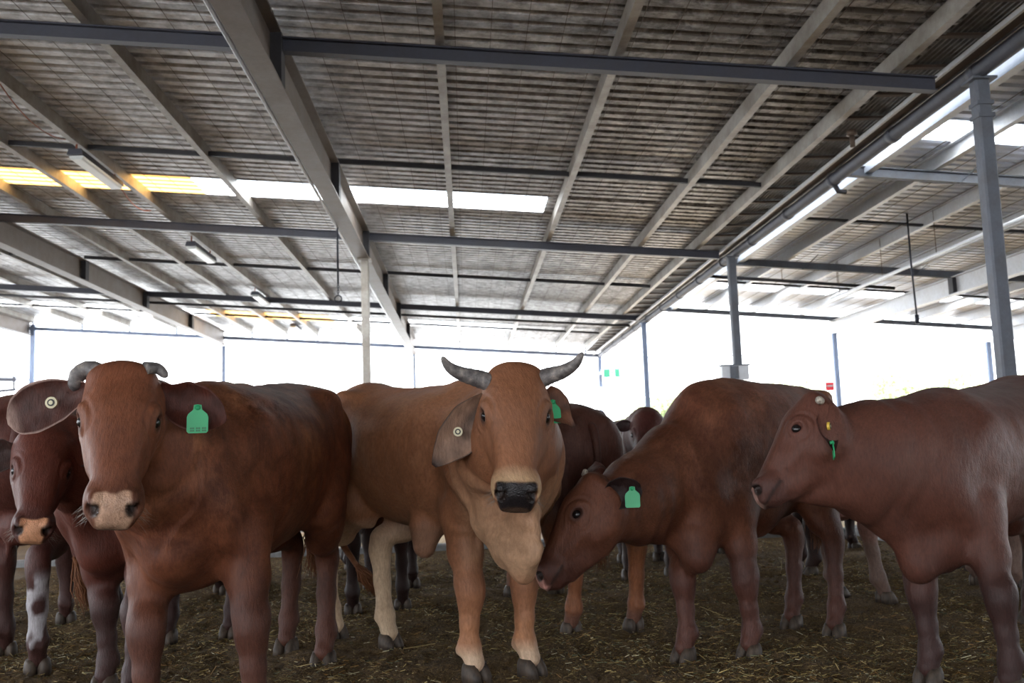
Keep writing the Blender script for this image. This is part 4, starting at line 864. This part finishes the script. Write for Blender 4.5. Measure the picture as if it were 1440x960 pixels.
d2 = [(W(702, 730, 4.12), .10, .13), (W(718, 765, 4.0), .05, .09), (W(736, 798, 3.92), .022, .05), (W(742, 770, 3.86), .018, .07), (W(740, 715, 3.86), .03, .06), (W(735, 690, 3.86), .04, .05)]
n2 = [(W(705, 640, 4.45), .25, .30), (W(715, 640, 4.2), .20, .27), (W(722, 620, 4.0), .155, .2), (W(726, 585, 3.93), .12, .14)]
build_cow('horned_steer', 'light brown horned steer facing the camera with a black muddy nose', None, (-.17, 5.04), (.61, -.79),
    [G(742, 942), G(664, 950), G(545, 905), G(470, 893)], (W(726, 508, 3.86), W(727, 694, 3.58), (.0, -1, .12)),
    [dict(side=1, root=(.075, .10, -.08), tip=W(808, 600, 3.90), face=(.25, -1, .35), w=.062, cup=.5, out=rgb(92, 54, 38), **{'in': rgb(110, 70, 50)}, edge=rgb(70, 45, 36), prof=[(0, .7), (.2, 1), (.4, 1.0), (.6, .8), (.8, .35), (.92, .2), (1, .1)]),
     dict(side=-1, root=(.10, -.098, -.085), tip=W(610, 655, 3.92), face=(.12, -1, .1), w=.082, cup=.42, skew=.15, out=rgb(130, 78, 52), **{'in': rgb(165, 132, 112)}, core=rgb(62, 46, 38), edge=rgb(48, 34, 30), prof=[(0, .35), (.15, .7), (.35, 1.0), (.6, .95), (.8, .62), (.92, .35), (1, .12)])],
    c2, torso=[(-.88, 1.08, .95, .07, 0), (-.84, 1.2, .86, .15, 0), (-.74, 1.29, .76, .215, .05), (-.57, 1.335, .70, .255, 0), (-.35, 1.28, .62, .27, -.05), (-.1, 1.25, .58, .28, -.12), (.15, 1.25, .57, .275, -.12), (.35, 1.27, .57, .24, -.05), (.5, 1.26, .60, .21, 0), (.62, 1.22, .70, .17, 0), (.7, 1.1, .80, .1, 0)],
    horns=[(-1, [W(690, 538, 3.88), W(672, 532, 3.88), W(648, 525, 3.86), W(632, 516, 3.84), W(623, 504, 3.82)], [.036, .034, .027, .020, .010], None), (1, [W(754, 537, 3.88), W(770, 529, 3.88), W(792, 522, 3.86), (W(809, 511, 3.84)), W(818, 498, 3.82)], [.036, .034, .027, .020, .010], None)],
    tags=[dict(ear=1, a=.52, y=-.1, kind='button', n=(0, -1, 0), s=1.15, off=.014, label='round cream button tag with a dark centre'), dict(ear=0, a=.3, kind='flag', n=(.5, -.8, .1), off=.0, s=.95, plain=True, label='green ear tag half hidden under the ear')],
    dewlap=d2, extra=ex2, neck=n2, S=1.07, whisk=True, folds=fold2, tail=[W(462, 690, 6.0), W(478, 755, 5.75), W(495, 785, 5.6), W(502, 795, 5.6)])
# C3: grazing cow
c3 = dict(RED, base=rgb(118, 72, 52), light=rgb(164, 112, 82), dark=rgb(72, 44, 36), leg=rgb(86, 52, 42), mot=.6, nose=rgb(178, 130, 120), pad=.07, mz=rgb(76, 44, 36), lt=.55)
n3 = [(W(1050, 690, 4.98), .17, .25), (W(945, 674, 4.7), .17, .25), (W(898, 700, 4.5), .145, .19), (W(864, 714, 4.34), .125, .16)]
d3 = [(W(985, 750, 4.62), .11, .13), (W(982, 783, 4.58), .045, .065), (W(940, 745, 4.6), .03, .05), (W(900, 745, 4.5), .04, .05)]
build_cow('red_cow', 'red-brown humped cow lowering its head beside the chest of the horned steer', None, (1.50, 5.1), (-.74, -.67),
    [G(1058, 920), G(966, 925), G(1177, 890), G(1117, 877)], hd(W(825, 664, 4.3), W(738, 806, 4.25), (-.12, -1, .08)),
    [dict(side=1, root=(.06, .105, -.13), tip=W(902, 686, 4.14), face=(-.1, -1, .0), w=.062, cup=.5, out=rgb(60, 32, 28), **{'in': rgb(48, 28, 26)}, edge=rgb(40, 24, 22), prof=[(0, .6), (.2, 1), (.5, 1.1), (.8, .8), (.92, .6), (1, .3)]),
     dict(side=-1, tip=W(838, 650, 4.62), face=(.2, .8, .3), w=.06, cup=.5, out=rgb(96, 50, 38), **{'in': rgb(90, 50, 40)})],
    c3, torso=[(-.84, 1.06, .93, .07, 0), (-.8, 1.17, .84, .15, 0), (-.7, 1.25, .76, .215, .05), (-.53, 1.325, .70, .26, 0), (-.33, 1.33, .61, .28, -.05), (-.1, 1.335, .57, .29, -.12), (.12, 1.34, .55, .28, -.1), (.3, 1.325, .62, .25, .02), (.45, 1.29, .64, .22, .02), (.58, 1.18, .68, .17, 0), (.66, 1.04, .76, .11, 0)],
    horns=[(1, [W(822, 667, 4.28), W(823, 663, 4.24)], [.014, .012], 'tiny pale horn scur')], neck=n3, dewlap=d3,
    tags=[dict(ear=0, a=.75, y=.1, kind='flag', n=(-.25, -1, .05), s=.95, off=.014, plain=True, label='green ear tag in a dark ear')])
# C4: right cow in profile
c4 = dict(RED, base=rgb(100, 61, 49), light=rgb(130, 84, 67), dark=rgb(66, 40, 35), leg=rgb(62, 39, 35), mot=.15, nose=rgb(196, 158, 148), pad=.05, mz=rgb(84, 54, 48), lt=.35, legz=.55, rim=rgb(110, 70, 60))
n4 = [(W(1330, 650, 4.1), .20, .30), (W(1270, 656, 3.95), .175, .265), (W(1218, 648, 3.86), .145, .225), (W(1184, 640, 3.8), .128, .19)]
d4 = [(W(1310, 770, 3.95), .12, .13), (W(1292, 795, 3.9), .05, .06), (W(1250, 725, 3.86), .04, .07), (W(1205, 688, 3.78), .04, .06), (W(1150, 690, 3.78), .035, .04), (W(1112, 697, 3.78), .028, .028)]
build_cow('red_cow', 'dark red cow in profile at the right, green tag edge-on in its ear', None, (2.35, 4.35), (-.78, -.62),
    [G(1424, 972), G(1310, 955), V3(3.12, 4.78, 0), V3(3.0, 5.12, 0)], hd(W(1135, 553, 3.82), W(1043, 688, 3.79), (-.42, -.9, .05)),
    [dict(side=1, root=(.075, .10, -.12), tip=W(1174, 634, 3.60), face=(.3, -.95, .1), w=.042, cup=.75, out=rgb(84, 46, 38), **{'in': rgb(60, 34, 30)}, edge=rgb(60, 34, 30), prof=[(0, .6), (.2, 1), (.5, .95), (.8, .55), (.92, .3), (1, .1)]),
     dict(side=-1, tip=W(1185, 590, 4.12), face=(.2, .8, .3), w=.05, cup=.5)],
    c4, torso=[(-.86, 1.06, .93, .07, 0), (-.82, 1.17, .84, .15, 0), (-.72, 1.26, .76, .215, .05), (-.55, 1.30, .70, .255, 0), (-.35, 1.25, .62, .27, -.05), (-.1, 1.215, .58, .28, -.1), (.15, 1.195, .56, .275, -.1), (.35, 1.18, .56, .24, -.05), (.5, 1.16, .64, .205, 0), (.62, 1.08, .68, .165, 0), (.7, .98, .76, .1, 0)],
    horns=[(1, [W(1156, 566, 3.76), W(1152, 562, 3.66)], [.018, .015], 'pale rough horn scur')], neck=n4, dewlap=d4,
    tags=[dict(ear=0, a=.78, kind='flag', n=(.93, -.25, 0), down=(-.3, -.2, -1), s=.75, off=.0, plain=True, label='green ear tag seen edge-on'), dict(ear=0, a=.35, y=-.5, kind='button', mat='tag_yellow', n=(.9, -.5, 0), s=1., off=.02, label='yellow button tag seen edge-on')], tail='down')
# C5: cow behind the left one, face half hidden under its ear
c5 = dict(RED, base=rgb(102, 54, 42), light=rgb(128, 74, 58), dark=rgb(62, 36, 32), leg=rgb(62, 38, 34), mot=.2, nose=rgb(214, 158, 122), mz=rgb(74, 46, 42))
build_cow('red_cow', 'dark red cow with a pink-tan nose looking out from under the left cow ear', None, (-1.62, 5.15), (-.12, -.99),
    [G(186, 985), G(150, 965), V3(-1.42, 5.85, 0), V3(-1.75, 5.75, 0)], (W(66, 604, 4.12), W(45, 742, 3.86), (.38, -.93, .1)),
    [dict(side=1, tip=W(150, 640, 4.25), face=(0, -1, .2), w=.06, cup=.5), dict(side=-1, tip=W(-30, 650, 4.1), face=(.1, -1, .1), w=.07, cup=.45, **{'in': rgb(62, 38, 32)})],
    c5, tz=.97, hs=1, whisk=True)
# C6: far left cow, rear view, white patched leg
def paint6(V, col, u, v, w, nn, N, ih):
    m = ((V[:, 0] < -.3) & (V[:, 2] < .62) & (V[:, 1] < 0))*np.clip((vnoise(V*7, 12)+.6*vnoise(V*17, 13)+.12)*7, 0, 1)*np.clip((.46-V[:, 2])/.05, 0, 1)*np.clip((V[:, 2]-.08)/.06, 0, 1); return col+(np.array(rgb(176, 172, 176)[:3])-col)*m[:, None]
def ex6(Fd, loc, hp, hl, HF, hw, top, bot):
    Fd.ell((-.52, 0, .64), (.13, .11, .1), k=.06)
    for a in (-.56, -.47):
        for s in (1, -1): Fd.cap((a, s*.055, .57), (a, s*.06, .50), .02, .013, k=.02)
c6 = dict(RED, base=rgb(98, 56, 48), light=rgb(120, 74, 62), dark=rgb(58, 30, 28), leg=rgb(70, 44, 40), mot=.2, paint=paint6)
build_cow('red_cow', 'dark red cow turned away at the left edge with a white-patched hind leg', None, (-2.58, 5.85), (-.33, .94),
    [V3(-3.0, 6.4, 0), V3(-2.66, 6.55, 0), G(6, 920), G(52, 944)], (V3(-2.98, 7.1, 1.25), V3(-3.1, 7.45, .95), (-.5, .5, .6)), [dict(side=1, tip=(-3.25, 7.0, 1.2), face=(0, -1, .2)), dict(side=-1, tip=(-2.7, 7.15, 1.2), face=(0, -1, .2))], c6, res=1.5, eyes=False, S=1.1,
    tail=[W(72, 690, 4.95), W(98, 750, 4.9), W(108, 790, 4.9)], extra=ex6)
# C7: rump behind the steer
c7 = dict(RED, base=rgb(100, 64, 54), light=rgb(120, 80, 66), dark=rgb(60, 32, 28), leg=rgb(140, 88, 58), mot=.25, legz=.72, foot=rgb(120, 84, 70))
build_cow('red_cow', 'dark brown cow seen from behind between the steer and the grazing cow', None, (.45, 6.25), (-.32, .95),
    [V3(.3, 6.95, 0), V3(.62, 7.0, 0), G(806, 889), G(894, 883)], (V3(.1, 7.6, 1.2), V3(-.1, 7.95, .9), (-.3, .6, .6)), [dict(side=1, tip=(-.2, 7.5, 1.15), face=(0, -1, .2)), dict(side=-1, tip=(.4, 7.6, 1.15), face=(0, -1, .2))], c7, res=1.5, eyes=False, thin=1.0)
# background animals: one more detailed mould, then copies with their own coats
def tree_copy(o, loc, rz, label, group=None, sc_=1., me_body=None):
    r = o.copy(); COL.objects.link(r); r.location = loc; r.rotation_euler = (0, 0, rz); r['label'] = label; r.scale = (sc_,)*3
    if group: r['group'] = group
    for ch in list(o.children):
        c = ch.copy(); COL.objects.link(c); c.parent = r
        if me_body is not None and ch.name.startswith('body'): c.data = me_body
        for g in ch.children:
            d = g.copy(); COL.objects.link(d); d.parent = c
    return r
GRP = None
mould = build_cow('red_cow', 'dark red cow standing far behind, hidden but for its dark legs left of centre', GRP, (-1.1, 8.2), (.98, .1),
    [V3(-.62, 8.42, 0), V3(-.55, 8.1, 0), V3(-1.75, 8.36, 0), V3(-1.62, 8.05, 0)], (V3(-.2, 8.3, 1.22), V3(.12, 8.25, .85), (.7, 0, .7)), [dict(side=1, tip=(-.3, 8.5, 1.12), face=(.6, 0, .2), w=.045), dict(side=-1, tip=(-.25, 8.05, 1.12), face=(.6, 0, .2), w=.045)], dict(RED, base=rgb(72, 38, 34), light=rgb(92, 54, 44), dark=rgb(46, 26, 26), leg=rgb(46, 29, 26), mot=.1), res=1.7, tz=.95)
def recolor(src, mul):
    b = [c for c in src.children if c.name.startswith('body')][0].data.copy(); a = b.color_attributes['coat']; n = len(b.vertices); x = np.zeros(n*4, np.float32); a.data.foreach_get('color', x); x = x.reshape(-1, 4); x[:, :3] = np.clip(x[:, :3]*np.array(mul), 0, 1); a.data.foreach_set('color', x.ravel()); return b
tan = recolor(mould, (7., 10., 9.5)); mid = recolor(mould, (1.25, 1.2, 1.1))

mould.location = (-1.6, 8.7, 0)
tree_copy(mould, (-.58, 7.05, 0), 1.62, 'dark red cow standing behind the steer, only its dark legs showing below the belly', GRP)
tree_copy(mould, (-1.95, 7.15, 0), 1.25, 'dark cow behind the large left cow, seen between its legs', GRP)
tree_copy(mould, (1.05, 10.0-.6, 0), 2.9, 'dark cow far behind the brown rump, its legs beside the grazing head', GRP)
tree_copy(mould, (1.44, 8.15, 0), -1.64, 'grey-brown cow head and back rising behind the neck of the grazing cow', GRP, 1.04, mid)
tree_copy(mould, (3.0, 8.9, 0), .25, 'far dark cow whose legs show between the front and hind legs of the grazing cow', GRP)
tree_copy(mould, (3.15, 7.45, 0), 3.0, 'reddish cow standing behind the grazing cow hindquarters', GRP, 1, mid)
tree_copy(mould, (3.05, 6.25, 0), .3, 'tan cow with pale hind legs behind the head of the right cow', GRP, 1., tan)
tree_copy(mould, (-4.1, 7.4, 0), 1.2, 'dark red cow at the back of the left edge group', GRP)

t = NT('pale_horn'); n1 = t.noise(60, 5, .7, t.obj()); pale_horn = t.set(color=t.ramp(n1, [(.35, rgb(96, 84, 74)[:3]), (.65, rgb(205, 196, 180)[:3])]), rough=.7, normal=t.bump(n1, .8, .004))
for o in COL.objects:
    if o.name.startswith('horn') and 'scur' in o.get('label', ''): o.data.materials[0] = pale_horn
SKY, SUN, EXPO = 4.4, 31.0, 0.5
w = bpy.data.worlds.new('world'); sc.world = w; w.use_nodes = True; nt = w.node_tree; bg = nt.nodes['Background']
tc = nt.nodes.new('ShaderNodeTexCoord'); sx = nt.nodes.new('ShaderNodeSeparateXYZ'); nt.links.new(tc.outputs['Generated'], sx.inputs[0])
rp = nt.nodes.new('ShaderNodeValToRGB'); rp.color_ramp.elements[0].position = 0; rp.color_ramp.elements[0].color = (.97, .985, 1, 1); rp.color_ramp.elements[1].position = .6; rp.color_ramp.elements[1].color = (.62, .78, 1, 1)
nt.links.new(sx.outputs[2], rp.inputs[0]); nt.links.new(rp.outputs[0], bg.inputs['Color']); bg.inputs['Strength'].default_value = SKY
sd = bpy.data.lights.new('sun', 'SUN'); sd.energy = SUN; sd.angle = .01; sd.color = (1, .98, .95); so = bpy.data.objects.new('sun', sd); COL.objects.link(so)
so.rotation_euler = (math.radians(28), math.radians(22), 0)
sc.view_settings.view_transform = 'Standard'; sc.view_settings.look = 'None'; sc.view_settings.gamma = 1; sc.view_settings.use_curve_mapping = False; sc.view_settings.exposure = EXPO
sc.cycles.use_denoising = True; sc.cycles.max_bounces = 8; sc.cycles.diffuse_bounces = 5
sc.cycles.caustics_reflective = False; sc.cycles.caustics_refractive = False; sc.cycles.sample_clamp_indirect = 12
